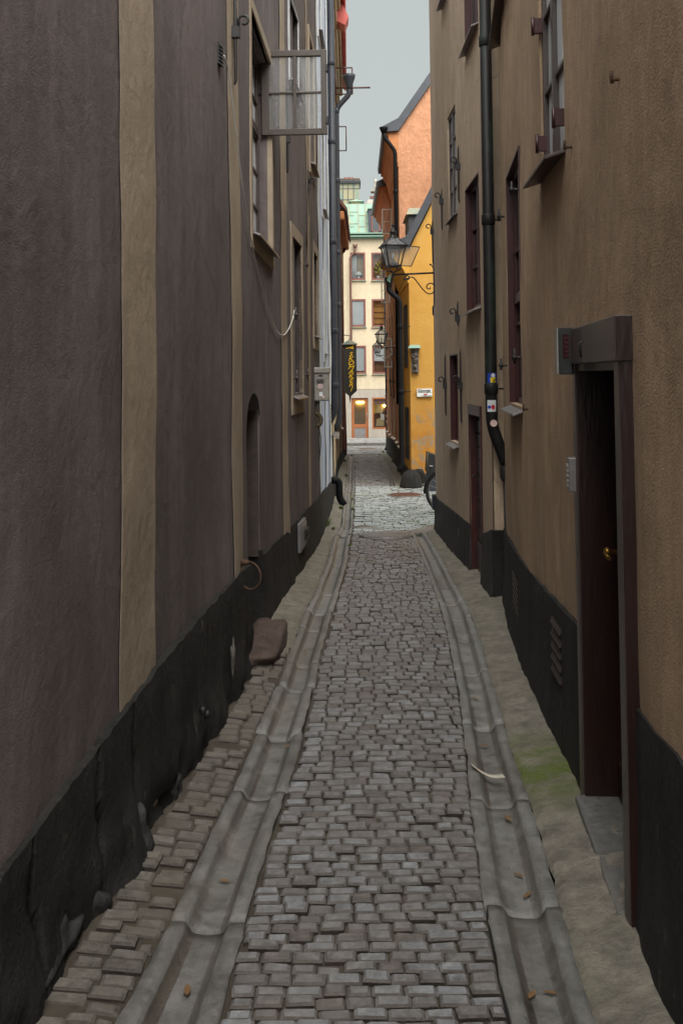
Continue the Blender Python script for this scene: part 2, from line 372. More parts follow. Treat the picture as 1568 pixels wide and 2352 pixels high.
# plans of the house fronts, from their feet
def fair(px, Ys, ext):                          # a fair curve through the measured feet, sampled at the given distances
    p = sorted((gp(x, y)[::-1] for x, y in px)); out = list(ext)
    for Y in Ys:
        wsum = sum(math.exp(-((q[0] - Y) / (.35 + .07 * Y)) ** 2) for q in p); mX = sum(math.exp(-((q[0] - Y) / (.35 + .07 * Y)) ** 2) * q[0] for q in p) / wsum
        sxx = sum(math.exp(-((q[0] - Y) / (.35 + .07 * Y)) ** 2) * (q[0] - mX) ** 2 for q in p) + .05; sxy = sum(math.exp(-((q[0] - Y) / (.35 + .07 * Y)) ** 2) * (q[0] - mX) * q[1] for q in p); mx_ = sum(math.exp(-((q[0] - Y) / (.35 + .07 * Y)) ** 2) * q[1] for q in p) / wsum
        out.append((mx_ + sxy / sxx * (Y - mX), Y))
    return out
_l = fair([(43,2321),(119,2178),(190,2121),(305,2011),(324,1935),(381,1835),(409,1787),(447,1730),(505,1650),(567,1535),(626,1404),(661,1347),(692,1311),(720,1270),(738,1229),(756,1178),(765,1142)], (2.9,4.4,6.1,8.3,10.3,12.1,13.9,16,18.6), ())
LW = Wall([(_l[0][0] - .4, -4.5), (_l[0][0] - .2, .9)] + _l, -1)
_r = fair([(1478,2170),(1370,1865),(1290,1723),(1249.5,1624),(1209,1544),(1176,1460),(1165,1386)], (3.0,4.35,5.4,6.6,7.7,8.68), ())
RW = Wall([(_r[0][0] - .25, -4.5), (_r[0][0] - .12, .9)] + _r, 1)
_f = [gp(1130.5,1368), gp(1081,1313), gp(1050,1295), gp(1000,1218)]
RF = Wall([(_r[-1][0] - .085, 8.85), (_r[-1][0] - .09, 10), ((_r[-1][0] + atY(1000, 1150, 13.75).x) / 2 - .06, 12), (atY(1001, 1150, 13.75).x, 13.75)], 1)
print('LW', [(round(v.x, 3), round(v.y, 2)) for v in LW.p]); print('RW', [(round(v.x, 3), round(v.y, 2)) for v in RW.p], [(round(v.x, 3), round(v.y, 2)) for v in RF.p], _f)
def xl(Y):
    for i in range(1, len(LW.p)):
        if Y <= LW.p[i].y or i == len(LW.p) - 1:
            a, b = LW.p[i - 1], LW.p[i]; return a.x + (b.x - a.x) * (Y - a.y) / (b.y - a.y)
def xr(Y):
    ps = RW.p + RF.p
    for i in range(1, len(ps)):
        if Y <= ps[i].y or i == len(ps) - 1:
            a, b = ps[i - 1], ps[i]; return a.x + (b.x - a.x) * (Y - a.y) / (b.y - a.y)
def swell(X, Y): return .010 * hsh(X * 1.7, Y * 1.3, 3.1) + .004 * hsh(X * 6, Y * 6, 1.1)

g = MB(); n = 60
g.grid(2, 2, lambda i, j: ((-150, 150)[i], (-40, 60)[j], gz((-40, 60)[j]) - .11), False)
g.quad((-150, 60, gz(60) - .11), (150, 60, gz(60) - .11), (150, 300, gz(60) - .2), (-150, 300, gz(60) - .2))
tag(g.build('ground', M['ground']), 'dark earth beneath the paving', 'ground', kind='structure')

MAN = [(gp(888, 1231), .28), (gp(930, 1138), .33), (gp(843, 1031), .36)]
def setts(mb, y0, y1, fl, fr, pitch, wid, gap=.0105, hj=.003, curved=0., skew=0., lift=0., zf=None, bev=.0085, miss=0):
    Y = y0; row = 0
    while Y < y1:
        p = (pitch(Y) if callable(pitch) else pitch) * random.uniform(.9, 1.1); Yc = Y + p / 2
        a, b = fl(Yc), fr(Yc)
        X = a + random.uniform(0, .03)
        off = 0
        while X < b - .02:
            w = wid * random.uniform(.78, 1.28)
            if X + w > b - .03: w = b - X
            if random.random() >= miss and not any(math.hypot(X + w / 2 - c[0], Yc - c[1]) < r_ + .06 for c, r_ in MAN):
                x0, x1 = X + gap * random.uniform(.15, .4), X + w - gap * random.uniform(.15, .4)
                wob = curved * math.sin((X - a) / max(.1, b - a) * math.pi) + skew * (X - a) + .004 * hsh(X * 3, Yc * 2, 9)
                q0, q1 = Yc - p / 2 + gap * .5 + wob + random.uniform(-.002, .002), Yc + p / 2 - gap * .5 + wob + random.uniform(-.002, .002)
                def cn(x, y): return x + random.uniform(-.003, .003), y + random.uniform(-.0018, .0018)
                cs = [cn(x0, q0), cn(x1, q0), cn(x1, q1), cn(x0, q1)]
                mx_, my_ = (x0 + x1) / 2, (q0 + q1) / 2
                h = random.gauss(0, hj); tx, ty = random.gauss(0, .014), random.gauss(0, .018)
                base = lambda x, y: gz(y) + lift + swell(x, y) + (zf(x, y) if zf else 0)
                bi = len(mb.v)
                for (x, y) in cs: mb.v.append(Vector((x, y, base(x, y) - .04)))
                for (x, y) in cs: mb.v.append(Vector((x, y, base(x, y) + h - .008 + (x - mx_) * tx + (y - my_) * ty)))
                for (x, y) in cs:
                    vx, vy = mx_ - x, my_ - y; L = math.hypot(vx, vy); k = bev * random.uniform(.8, 1.5) / L
                    xx, yy = x + vx * k, y + vy * k; mb.v.append(Vector((xx, yy, base(xx, yy) + h + (x - mx_) * tx + (y - my_) * ty)))
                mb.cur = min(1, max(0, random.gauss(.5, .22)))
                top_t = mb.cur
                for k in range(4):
                    k2 = (k + 1) % 4; mb.cur = -1.0      # joint shade painted onto the flanks, along with dirt
                    mb.face((bi + k, bi + k2, bi + 4 + k2, bi + 4 + k)); mb.cur = -.35 if k == 0 else top_t * .5; mb.face((bi + 4 + k, bi + 4 + k2, bi + 8 + k2, bi + 8 + k))  # near bevel coloured darkest, as a front edge in shade
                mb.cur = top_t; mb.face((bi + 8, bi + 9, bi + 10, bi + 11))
            X += w
        Y += p; row += 1
def sheet(y0, y1, fl, fr, dz, st=.25, nx=8, zf=None):
    m = MB(); ny = int((y1 - y0) / st) + 2
    def fn(i, j):
        Y = y0 + (y1 - y0) * j / (ny - 1); a, b = fl(Y), fr(Y); X = a + (b - a) * i / (nx - 1)
        return (X, Y, gz(Y) + dz + swell(X, Y) + (zf(X, Y) if zf else 0))
    m.grid(nx, ny, fn); return m

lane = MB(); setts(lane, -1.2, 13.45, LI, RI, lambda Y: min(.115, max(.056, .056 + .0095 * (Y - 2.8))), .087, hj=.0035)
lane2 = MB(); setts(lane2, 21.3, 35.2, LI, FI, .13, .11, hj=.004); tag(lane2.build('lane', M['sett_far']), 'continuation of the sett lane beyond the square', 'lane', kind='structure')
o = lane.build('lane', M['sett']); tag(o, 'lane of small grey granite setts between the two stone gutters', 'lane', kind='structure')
j = sheet(-1.3, 13.5, LI, RI, -.016); j2 = sheet(21.2, 35.3, LI, FI, -.013)
b0 = len(j.v); j.v += j2.v; [j.face([b0 + i for i in f_], True) for f_ in j2.f]
tag(j.build('lane_joints', M['sand']), 'sandy joints under the lane setts', 'joints', kind='structure')
# left strip of setts near the camera
def lz(x, y): return max(0, LO(y) - x) * .10
s2 = MB()
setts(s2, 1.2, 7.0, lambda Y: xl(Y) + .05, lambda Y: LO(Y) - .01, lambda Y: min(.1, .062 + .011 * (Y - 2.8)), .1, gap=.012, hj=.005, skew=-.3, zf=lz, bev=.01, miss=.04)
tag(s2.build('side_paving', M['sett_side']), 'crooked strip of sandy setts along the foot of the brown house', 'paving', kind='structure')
tag(sheet(-1.3, 7.2, lambda Y: xl(Y) - .1, lambda Y: LO(Y) + .01, -.012, nx=6, zf=lz).build('side_paving_bed', M['sand']), 'sand bed between the side setts', 'sand', kind='structure')
# square and far street
sq = MB()
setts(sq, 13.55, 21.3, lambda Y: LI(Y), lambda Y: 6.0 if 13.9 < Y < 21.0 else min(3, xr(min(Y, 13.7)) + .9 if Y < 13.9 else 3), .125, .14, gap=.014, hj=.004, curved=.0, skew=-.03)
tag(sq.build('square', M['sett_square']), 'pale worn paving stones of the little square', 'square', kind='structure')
tag(sheet(13.36, 21.4, LI, lambda Y: 14., -.03, nx=30).build('square_joints', M['sand']), 'mossy joints of the square', 'joints', kind='structure')
st = MB()
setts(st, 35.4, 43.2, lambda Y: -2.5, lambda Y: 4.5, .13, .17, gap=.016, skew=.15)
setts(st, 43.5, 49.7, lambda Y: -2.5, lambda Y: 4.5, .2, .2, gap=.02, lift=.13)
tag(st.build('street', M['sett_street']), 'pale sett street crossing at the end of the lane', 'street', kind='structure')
tag(sheet(35.2, 43.25, lambda Y: -25, lambda Y: 25, -.006, nx=60).build('street_bed', M['sand']), 'bed of the crossing street', 'street', kind='structure')
tag(sheet(43.3, 50.2, lambda Y: -25, lambda Y: 25, .118, nx=60).build('pavement', M['sand']), 'far pavement bed', 'pavement', kind='structure')
k = MB()
for i in range(20):
    x = -10 + i * 1.1; k.wbox(x, x + 1.08, 43.2 + .01 * hsh(x, 1, 1), 43.42, gz(43.3) - .1, gz(43.3) + .135)
tag(k.build('kerb', M['gutter'], bevel=.02), 'granite kerb of the far pavement', 'kerb', kind='structure')

# gutters of hollowed slabs
PROF = [(0, -.003), (.02, .001), (.1, .002), (.2, 0), (.235, -.01), (.285, -.029), (.35, -.034), (.5, -.036), (.65, -.034), (.715, -.029), (.765, -.01), (.8, 0), (.9, .002), (.98, .001), (1, -.004)]
def gutter(name, y0, y1, fl, fr, label, L=(.55, 1.15), deep=1.):
    m = MB(); Y = y0; q = random.uniform(0, 9); deep *= 1.15
    while Y < y1:
        ln = random.uniform(*L); e = min(y1, Y + ln) - random.choice((.002, .003, .004, .009)); m.cur = random.uniform(.2, .9)
        tl = random.gauss(0, .004); dz0 = random.gauss(0, .003); dx = random.gauss(0, .004); sk = random.uniform(-.03, .03)
        nn = max(3, int(ln / .045)); NP = len(PROF)
        def fn(i, j, Y=Y, e=e):
            y = Y + (e - Y) * min(1, max(0, j - 1) / (nn - 3)); t, h = PROF[i]; a, b = fl(y), fr(y)
            jag = .006 * hsh(y * 9, i, q) * (1 if i in (0, NP - 1) else 0) + (.006 * hsh(y * 25, i, q) if i in (0, NP - 1) else 0)
            x = a + (b - a) * t + jag + dx
            yy = y + sk * (t - .5) + (.006 * hsh(t * 8, Y, q) if j in (0, 1, nn - 2, nn - 1) else 0) - .006 * math.sin(t * math.pi)
            z = gz(y) + h * deep + swell(x, y) * .6 + dz0 + tl * (y - Y) / ln + .003 * hsh(x * 14, y * 14, 2)
            if j in (0, nn - 1): z -= .05
            if j in (1, nn - 2): z -= .003
            return (x, yy, z)
        f0_ = len(m.f); base_t = random.uniform(.6, 1); m.grid(NP, nn, fn)
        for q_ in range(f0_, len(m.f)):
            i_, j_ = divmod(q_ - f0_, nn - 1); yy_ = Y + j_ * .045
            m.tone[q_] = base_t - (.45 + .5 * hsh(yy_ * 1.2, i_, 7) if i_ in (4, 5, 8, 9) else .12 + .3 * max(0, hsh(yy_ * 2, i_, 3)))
        for i_ in (0, NP - 1):                 # side skirts
            b = len(m.v)
            for j_ in range(nn):
                v = Vector(fn(i_, j_)); m.v.append(v); m.v.append(v - Vector((0, 0, .05)))
            for j_ in range(nn - 1): m.face((b + 2 * j_, b + 2 * j_ + 1, b + 2 * j_ + 3, b + 2 * j_ + 2))
        Y += ln
    o = m.build(name, M['gutter']); tag(o, label, 'gutter', kind='structure'); return o
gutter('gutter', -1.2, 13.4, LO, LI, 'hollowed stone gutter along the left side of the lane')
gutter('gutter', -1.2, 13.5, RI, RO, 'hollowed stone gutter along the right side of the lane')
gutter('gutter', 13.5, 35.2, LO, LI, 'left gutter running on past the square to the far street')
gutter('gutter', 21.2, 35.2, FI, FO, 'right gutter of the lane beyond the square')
# border of curved stones where the lane meets the square
bp = [gp(x, y) for x, y in ((815, 1209), (839, 1211), (884, 1220), (920, 1223), (941, 1222.6), (975, 1220), (998, 1213), (1010, 1209))]
m = MB()
for i in range(len(bp) - 1):
    a, b = Vector((*bp[i], 0)), Vector((*bp[i + 1], 0)); t = (b - a).normalized(); nrm = Vector((-t.y, t.x, 0)); m.cur = random.random()
    m.box(Fr(a + Vector((0, 0, gz(a.y))), t, nrm), .006, (b - a).length - .006, -.16, .16, -.05, .008)
tag(m.build('border_stones', M['gutter'], bevel=.008), 'curved row of border stones at the mouth of the square', 'border', kind='structure')
# stone aprons at the wall feet
def apron(name, y0, y1, fa, fb, rise, label, side):
    m = MB(); ny = int((y1 - y0) / .06); nx = 12
    def fn(i, j):
        Y = y0 + (y1 - y0) * j / ny; t = i / (nx - 1); a, b = fa(Y), fb(Y)
        if i == 0: a += .012 * hsh(Y * 8, 3, side) + .006 * hsh(Y * 23, 1, side)
        X = a + (b - a) * t
        ridge = noise.fractal(Vector((X * 3, Y * 9, side)), 1, 2, 4) * .017
        k_ = abs(((Y * 1.35 + .3 * hsh(X * 2, Y, side)) % 1) - .5)
        crack = -.014 if k_ > .485 else 0
        z = gz(Y) + rise * t ** 1.2 + swell(X, Y) + ridge + crack * min(1, 6 * t)
        if i == 0: z -= .02
        return (X, Y, z)
    m.grid(nx, ny + 1, fn)
    o = m.build(name, M['apron']); tag(o, label, 'apron', kind='structure')
apron('apron', -1.2, 8.75, lambda Y: RO(Y) + .004, lambda Y: xr(Y) + .04, .05, 'rough beige stone apron at the foot of the near ochre house', 1)
apron('apron', 8.7, 13.9, lambda Y: RO(min(Y, 13.3)) + .004, lambda Y: (1.45 if Y > 8.9 else 1.5), .05, 'rough stone apron at the foot of the far ochre house', 4)
apron('apron', 6.9, 18.7, lambda Y: LO(Y) - .004, lambda Y: xl(Y) - .04, .06, 'mossy flagstones along the foot of the brown house', 7)
def BX(Y): return -.155 + (.2 + .155) * (Y - 18.6) / (36 - 18.6)
apron('verge', 18.6, 35.2, lambda Y: LO(Y) - .004, lambda Y: BX(Y) - .1, .04, 'weedy strip of paving below the far left houses', 9)
apron('verge', 21.3, 36.4, lambda Y: FO(Y) + .004, lambda Y: 1.9, .04, 'weedy strip of paving below the orange house', 11)
def manhole(name, c, r, lab, m=M['sill_dark']):
    mb = MB(); z = gz(c[1]) + .006; mb.lathe((c[0], c[1], z), [(r + .05, -.03), (r + .05, .008), (r + .015, .012), (r + .01, .006)], 40)
    o = mb.build(name, M['gutter']); p = MB(); p.lathe((c[0], c[1], z), [(r, -.02), (r, .014), (r - .01, .017)], 40)
    for i in range(-6, 7):
        for s_ in (-1, 1):
            xx = i * r / 7; L = math.sqrt(max(0, (r * .9) ** 2 - xx ** 2))
            p.wbox(c[0] + xx - .008, c[0] + xx + .008, c[1] + (s_ - 1) * L / 2 + .01, c[1] + (s_ + 1) * L / 2 - .01, z + .01, z + .024)
    p.build('lid', m, o); tag(o, lab, 'manhole cover', 'manhole covers')
M['manhole'] = simple('worn_iron', (.2, .19, .19), .4, .3, .2)
manhole('manhole_cover', MAN[0][0], .28, 'ribbed round iron manhole cover in the lane just before the square', M['manhole'])
manhole('manhole_cover', MAN[1][0], .3, 'flat reddish manhole cover at the far edge of the square', M['pipe_brown'])
manhole('manhole_cover', gp(843, 1031), .33, 'round manhole cover in the pale street at the end of the lane', M['pipe_brown'])
# ------------------------------------------------------------------ houses
def wall_mesh(w, u0, u1, z0, z1, name, m, parent, amp=.012, step=.3, tt=None):
    hs_ = [h for h in w.holes if h[0] < u1 and h[1] > u0]
    us = {u0, u1}; zs = {z0, z1}
    for h in hs_: us |= {max(u0, h[0]), min(u1, h[1])}; zs |= {h[2], h[3]}
    for q in w.u:
        if u0 < q < u1: us.add(q)
    def fill(s):
        s = sorted(s); o = [s[0]]
        for q in s[1:]:
            if q - o[-1] < 1e-4: continue
            n = max(1, round((q - o[-1]) / step)); a = o[-1]
            for i in range(1, n + 1): o.append(a + (q - a) * i / n)
        return o
    us, zs = fill(us), fill(zs); mb = MB()
    def pt(u, z, off=0): return w.P(u, z, off + amp * (hsh(u * .8, z * .7, 2) + .6 * hsh(u * 2.5, z * 2.1, 5)))
    b = 0; nz = len(zs)
    for u in us:
        for z in zs: mb.v.append(pt(u, z))
    def inh(u, z): return any(h[0] < u < h[1] and h[2] < z < h[3] for h in hs_)
    for i in range(len(us) - 1):
        for j in range(nz - 1):
            if inh((us[i] + us[i + 1]) / 2, (zs[j] + zs[j + 1]) / 2): continue
            mb.face((i * nz + j, (i + 1) * nz + j, (i + 1) * nz + j + 1, i * nz + j + 1), True)
    for h in hs_:                                            # reveals
        a, b_, c, d, dep = h[:5]
        for i in range(len(us) - 1):
            if us[i] >= a - 1e-5 and us[i + 1] <= b_ + 1e-5:
                for z in (c, d): mb.quad(pt(us[i], z), pt(us[i + 1], z), w.P(us[i + 1], z, -dep), w.P(us[i], z, -dep))
        for j in range(nz - 1):
            if zs[j] >= c - 1e-5 and zs[j + 1] <= d + 1e-5:
                for u in (a, b_): mb.quad(pt(u, zs[j]), pt(u, zs[j + 1]), w.P(u, zs[j + 1], -dep), w.P(u, zs[j], -dep))
    return mb.build(name, m, parent)
def body(w, u0, u1, z1, thick, name, m, parent, back=.5, zb=-3, over=0):
    n = 24; us = [u0 + (u1 - u0) * i / n for i in range(n + 1)]
    front = [w.P(u, zb, -back) for u in us]; mb = MB(); s_ = w.side
    far = [Vector((s_ * thick, front[-1].y, zb)), Vector((s_ * thick, front[0].y, zb))]
    mb.prism(front + far, (0, 0, z1 - zb)); return mb.build(name, m, parent)
def ends(w, u, z1, name, m, parent, back=.5, zb=-3):
    mb = MB(); f = w.frame(u); mb.box(Fr(w.P(u, 0), f.t, f.n), -.02, .02, -back - .05, -.015, zb, z1); return mb.build(name, m, parent)
def plinth(w, u0, u1, top, name, m, parent, amp=.03, off=.022, zb=None, step=.07, joints=()):
    mb = MB(); nu = max(2, int((u1 - u0) / step)); nv = 16
    def fn(i, j):
        u = u0 + (u1 - u0) * i / nu; zt = top(u) + .012 * hsh(u * 7, 4, 4) + .008 * hsh(u * 20, 4, 9)
        zb_ = gz(w.P(u, 0).y) - .25
        jt = -.035 if any(abs(u - q_ - .03 * hsh(j * .4, q_, 1)) < .013 for q_ in joints) else 0
        if j >= nv - 1: return w.P(u, zt, -.03)
        if j == nv - 2: return w.P(u, zt, off - .003)
        t = j / (nv - 2); z = zb_ + (zt - zb_) * t
        r = noise.fractal(Vector((u * 2.5, z * 5, 3)), 1, 2, 6)
        low = max(0, 1 - (z - gz(w.P(u, 0).y)) / .28)
        return w.P(u, z, off + amp * (r * .5 + .1) * (.12 + low * 1.1) + .02 * low + jt)
    mb.grid(nu + 1, nv, fn)
    for q_ in range(len(mb.sm)): mb.sm[q_] = (q_ % (nv - 1)) < nv - 3
    for i in (0, nu):
        b = len(mb.v)
        for j in range(nv - 1): v = Vector(fn(i, j)); mb.v += [v, v - w.N(u0) * .12]
        for j in range(nv - 2): mb.face((b + 2 * j, b + 2 * j + 1, b + 2 * j + 3, b + 2 * j + 2))
    return mb.build(name, m, parent)
def topcurve(w, px):
    p = sorted(w.hit(x, y) for x, y in px)
    def f(u):
        if u <= p[0][0]: return p[0][1]
        for i in range(1, len(p)):
            if u <= p[i][0]: a, b = p[i - 1], p[i]; return a[1] + (b[1] - a[1]) * (u - a[0]) / max(1e-6, b[0] - a[0])
        return p[-1][1]
    return f
def urange(w, x0, x1, y=865): a, b = w.hit(x0, y)[0], w.hit(x1, y)[0]; return min(a, b), max(a, b)
def opening(w, x0, x1, tp, bp_, dep=.16):
    """hole whose sides show at x0..x1 (at the height of tp/bp), head seen at tp, sill at bp_"""
    ym = (max(0, tp[1]) + bp_[1]) / 2; u0, u1 = urange(w, x0, x1, ym)
    z1 = w.hit(*tp)[1]; z0 = w.hit(*bp_)[1]; h = (u0, u1, z0, z1, dep); w.holes.append(h); return h
def window(w, h, bld, fm, gm, cols=2, rows=3, sillm=None, fw=.045, rec=.11, sill=True, casing=None, cw=.1, back='dark', flush=False, sillout=.07, transom=None, lining=None):
    u0, u1, z0, z1, dep = h; f = w.frame((u0 + u1) / 2); L = u1 - u0; o = w.P(u0, 0); e = w.P(u1, 0); f = Fr(o, e - o, w.N((u0 + u1) / 2)); L = (e - o).length
    b0 = -.012 if flush else -rec; mb = MB()
    mb.box(f, 0, fw, b0 - .05, b0, z0, z1); mb.box(f, L - fw, L, b0 - .05, b0, z0, z1)
    mb.box(f, fw, L - fw, b0 - .05, b0 - .001, z1 - fw, z1); mb.box(f, fw, L - fw, b0 - .05, b0 - .001, z0, z0 + fw)
    iw = (L - 2 * fw)
    for c in range(1, cols):
        x = fw + iw * c / cols; ww = .028 if cols == 2 else .012; mb.box(f, x - ww, x + ww, b0 - .045, b0 + .004, z0 + fw, z1 - fw)
    for r in range(1, rows):
        z = z0 + fw + (z1 - z0 - 2 * fw) * r / rows; mb.box(f, fw, L - fw, b0 - .03, b0 - .006, z - .011, z + .011)
    if transom is not None:
        z = z0 + (z1 - z0) * transom; mb.box(f, fw, L - fw, b0 - .045, b0 + .006, z - .035, z + .035)
    wo = mb.build('window', fm, bld, bevel=.003)
    p = MB()
    for c in range(cols):
        for r in range(rows):                                   # each light set a little out of true
            x0, x1 = fw + iw * c / cols + .006, fw + iw * (c + 1) / cols - .006
            za, zb = z0 + fw + (z1 - z0 - 2 * fw) * r / rows + .004, z0 + fw + (z1 - z0 - 2 * fw) * (r + 1) / rows - .004
            t1, t2, t3, t4 = [random.uniform(-.006, .006) for _ in range(4)]
            p.quad(f(x0, b0 - .024 + t1, za), f(x1, b0 - .024 + t2, za), f(x1, b0 - .024 + t3, zb), f(x0, b0 - .024 + t4, zb))
    p.build('pane', gm, wo)
    if lining:
        q = MB(); d_ = -rec if not flush else -.034
        for a0, a1, c0, c1 in ((-.003, .012, z0, z1), (L - .012, L + .003, z0, z1), (.012, L - .012, z1 - .012, z1 + .003)): q.box(f, a0, a1, d_, .004, c0, c1)
        q.build('lining', lining, wo)
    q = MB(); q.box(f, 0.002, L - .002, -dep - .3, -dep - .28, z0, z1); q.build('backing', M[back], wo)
    if sill:
        s_ = MB(); so_ = sillout
        s_.hexa([f(-.03, -.08, z0 - .004), f(L + .03, -.08, z0 - .004), f(L + .03, so_, z0 - .06), f(-.03, so_, z0 - .06),
                 f(-.03, -.08, z0 + .012), f(L + .03, -.08, z0 + .012), f(L + .03, so_, z0 - .045), f(-.03, so_, z0 - .045)])
        s_.build('sill', sillm or M['sill'], wo, bevel=.002)
    if casing:
        c_ = MB(); p_ = .014
        def sb(a0, a1, c0, c1):
            c_.box(f, a0, a1, -.03, p_, c0, c1)
        sb(-cw, 0, z0 - cw * 1.6, z1 + cw); sb(L, L + cw, z0 - cw * 1.6, z1 + cw); sb(0, L, z1, z1 + cw); sb(0, L, z0 - cw * 1.6, z0 - .03)
        c_.build('surround', casing, wo, bevel=.003)
    return wo, f, L
def anchor(w, x, y0, y1, yc, bld, curl=-1, r=.011):
    """forged wall tie: long flat bar with a collar and a curled hook"""
    u, zb = w.hit(x, y1); _, zt = w.hit(x, max(y0, -60)); _, zc = w.hit(x, yc); n = w.N(u); f = w.frame(u); f = Fr(w.P(u, 0), f.t, n); mb = MB()
    mb.tube([f(0, .015, zb), f(.004, .02, zb + .03), f(0, .022, zc), f(-.003, .02, zt - .05), f(0, .015, zt)], [r * .5, r, r * 1.2, r, r * .35], 6)
    mb.box(f, -.02, .02, -.02, .05, zc - .04, zc + .03)
    R_ = .035; pts = [f(0, .04, zc + .02)]
    for i in range(11):
        a = math.pi * .9 - i * math.pi * 1.55 / 10; rr = R_ * (1 - i * .035); pts.append(f(0, .04 + R_ + rr * math.cos(a), zc + .07 + rr * math.sin(a)))
    mb.tube(pts, r * .9, 6); return mb.build('wall_anchor', M['iron'], bld)

# ---- left near house
BL = thing('plaster_house', (-1.1, 3, 0), 'tall grey-brown plaster house with pale vertical bands and black plinth along the left side', 'house')
ZL = 9.8; w = LW; UL = w.u[-1]; ULo = w.u[6]; ZLo = 5.75  # near eaves set low, out of view, so sky light reaches the lane
hb = opening(w, 576, 621, (611, 128), (577, 524), .22)     # the big window
h2 = opening(w, 671, 692, (672, 545), (672, 905), .14)
h3 = opening(w, 719.5, 727.5, (719.5, 577), (719.5, 765), .12)
h4 = opening(w, 742.5, 747.5, (742.5, 640), (742.5, 806), .1)
h0 = opening(w, 663, 683, (664, -8), (664, 175), .12)
h5 = opening(w, 710, 720, (710, 85), (710, 365), .12)
h6 = opening(w, 738, 743.5, (738, 240), (738, 470), .1)
h7 = opening(w, 729.5, 735.5, (729.5, -120), (729.5, 60), .1)
for h in (h2, h3, h4, h0, h5, h6, h7): pass
M['reveal'] = simple('dark_brown_reveal', (.06, .045, .038), .8)
ud0, ud1 = urange(w, 567, 598.5, 1100); zdt = w.hit(582, 903)[1]
hd = (ud0, ud1, gz(7) - .3, zdt, .5); w.holes.append(hd)
upale = w.hit(735, 865)[0]
wall_mesh(w, 0, ULo, -1.6, ZLo, 'wall', M['brown_plaster'], BL, .016); wall_mesh(w, ULo, upale, -1.6, ZL, 'wall', M['brown_plaster'], BL, .016)
wall_mesh(w, upale, UL, -1.6, ZL, 'wall', M['lavender_plaster'], BL, .006)
body(w, 0, ULo, ZLo, 9, 'wall_core', M['brown_plaster'], BL); body(w, ULo, UL, ZL, 9, 'wall_core', M['brown_plaster'], BL); ends(w, ULo + .02, ZL, 'end_wall', M['brown_plaster'], BL); ends(w, UL - .02, ZL, 'end_wall', M['lavender_plaster'], BL); ends(w, .02, ZLo, 'end_wall', M['brown_plaster'], BL)
def band(w, x0, x1, bld, m, zt, y=865, zb=-.9, off=.009):
    u0, u1 = urange(w, x0, x1, y); mb = MB(); nz = 26
    def P(u, z, o): return w.P(u, z, o + .016 * (hsh(u * .8, z * .7, 2) + .6 * hsh(u * 2.5, z * 2.1, 5)))
    ed = lambda z, k: .004 * hsh(z * 3, k, 7) + .002 * hsh(z * 11, k, 3)
    nu = max(3, int((u1 - u0) / .15) + 2)
    def fn(i, j):
        z = zb + (zt - zb) * j / 60; a, b = u0 + ed(z, 1), u1 + ed(z, 2)
        if i == 0: return P(a, z, off - .002)
        if i == nu + 1: return P(b, z, -.02)
        return P(a + (b - a) * (i - 1) / (nu - 1), z, off)
    mb.grid(nu + 2, 61, fn, False); return mb.build('pale_band', m, bld)
for x0, x1 in ((272, 353), (529, 552), (646, 659), (705.5, 712)): band(w, x0, x1, BL, M['pale_band'], ZLo if x0 < 600 else ZL)
M['white_band'] = plaster('white_band', (.62, .63, .64), .06, .2)
for x0, x1 in ((732, 736), (744.5, 747.5), (754, 758)): band(w, x0, x1, BL, M['white_band'], ZL, off=.012)
ptop = topcurve(w, ((-60, 2070), (0, 1995), (140, 1810), (270, 1642), (355, 1527), (450, 1417), (545, 1313), (600, 1277), (655, 1223), (700, 1172), (735, 1133), (765, 1095)))
plinth(w, 0, ud0, ptop, 'plinth', M['plinth'], BL, .12, .03, step=.02, joints=(.43, .9, 1.42, 1.95, 2.55, 3.0, 3.62, 4.2, 4.75, 5.2, 5.85, 6.3, 6.9, 7.45, 8.0, 8.4))
plinth(w, ud1, UL, ptop, 'plinth', M['plinth'], BL, .02, .02)
M['rubble'] = plinth_mat('rubble', (.035, .033, .034))
mb = MB()                                                    # rubble showing under the old plinth render
for x, y, r, sx, sz in ((120, 2160, .07, 2.2, .8), (210, 2075, .08, 1.6, 1.), (300, 1890, .075, 1.3, 1.5), (330, 1950, .06, 1.2, 1), (385, 1800, .05, 1.4, 1.1), (440, 1690, .035, 1.5, .9), (60, 2290, .07, 2.5, .8)):
    u, z = w.hit(x, y); mb = MB(); mb.lump(w.P(u, z - .03, .02), r * 1.15, (.55, sx, sz), .9, x, 30, 24); mb.build('foundation_stone', M['rubble'], BL)
mb = MB()                                                    # chipped patch
u, z = w.hit(517, 1515); mb.lump(w.P(u, z, .045), .05, (.25, .8, 1.9), .7, 5, 14, 12)
M['chip'] = stone_mat('bare_render', (.13, .12, .11), (.17, .155, .145), rough=.9, bump=.02)
mb.build('bare_patch', M['chip'], BL)
mb = MB()
for x, y in ((433, 1632), (443, 1641)): mb = MB(); u, z = w.hit(x, y); mb.lump(w.P(u, z, .07), .016, (1, 1, 1.2), .5, x); mb.build('bolt', M['iron'], BL)
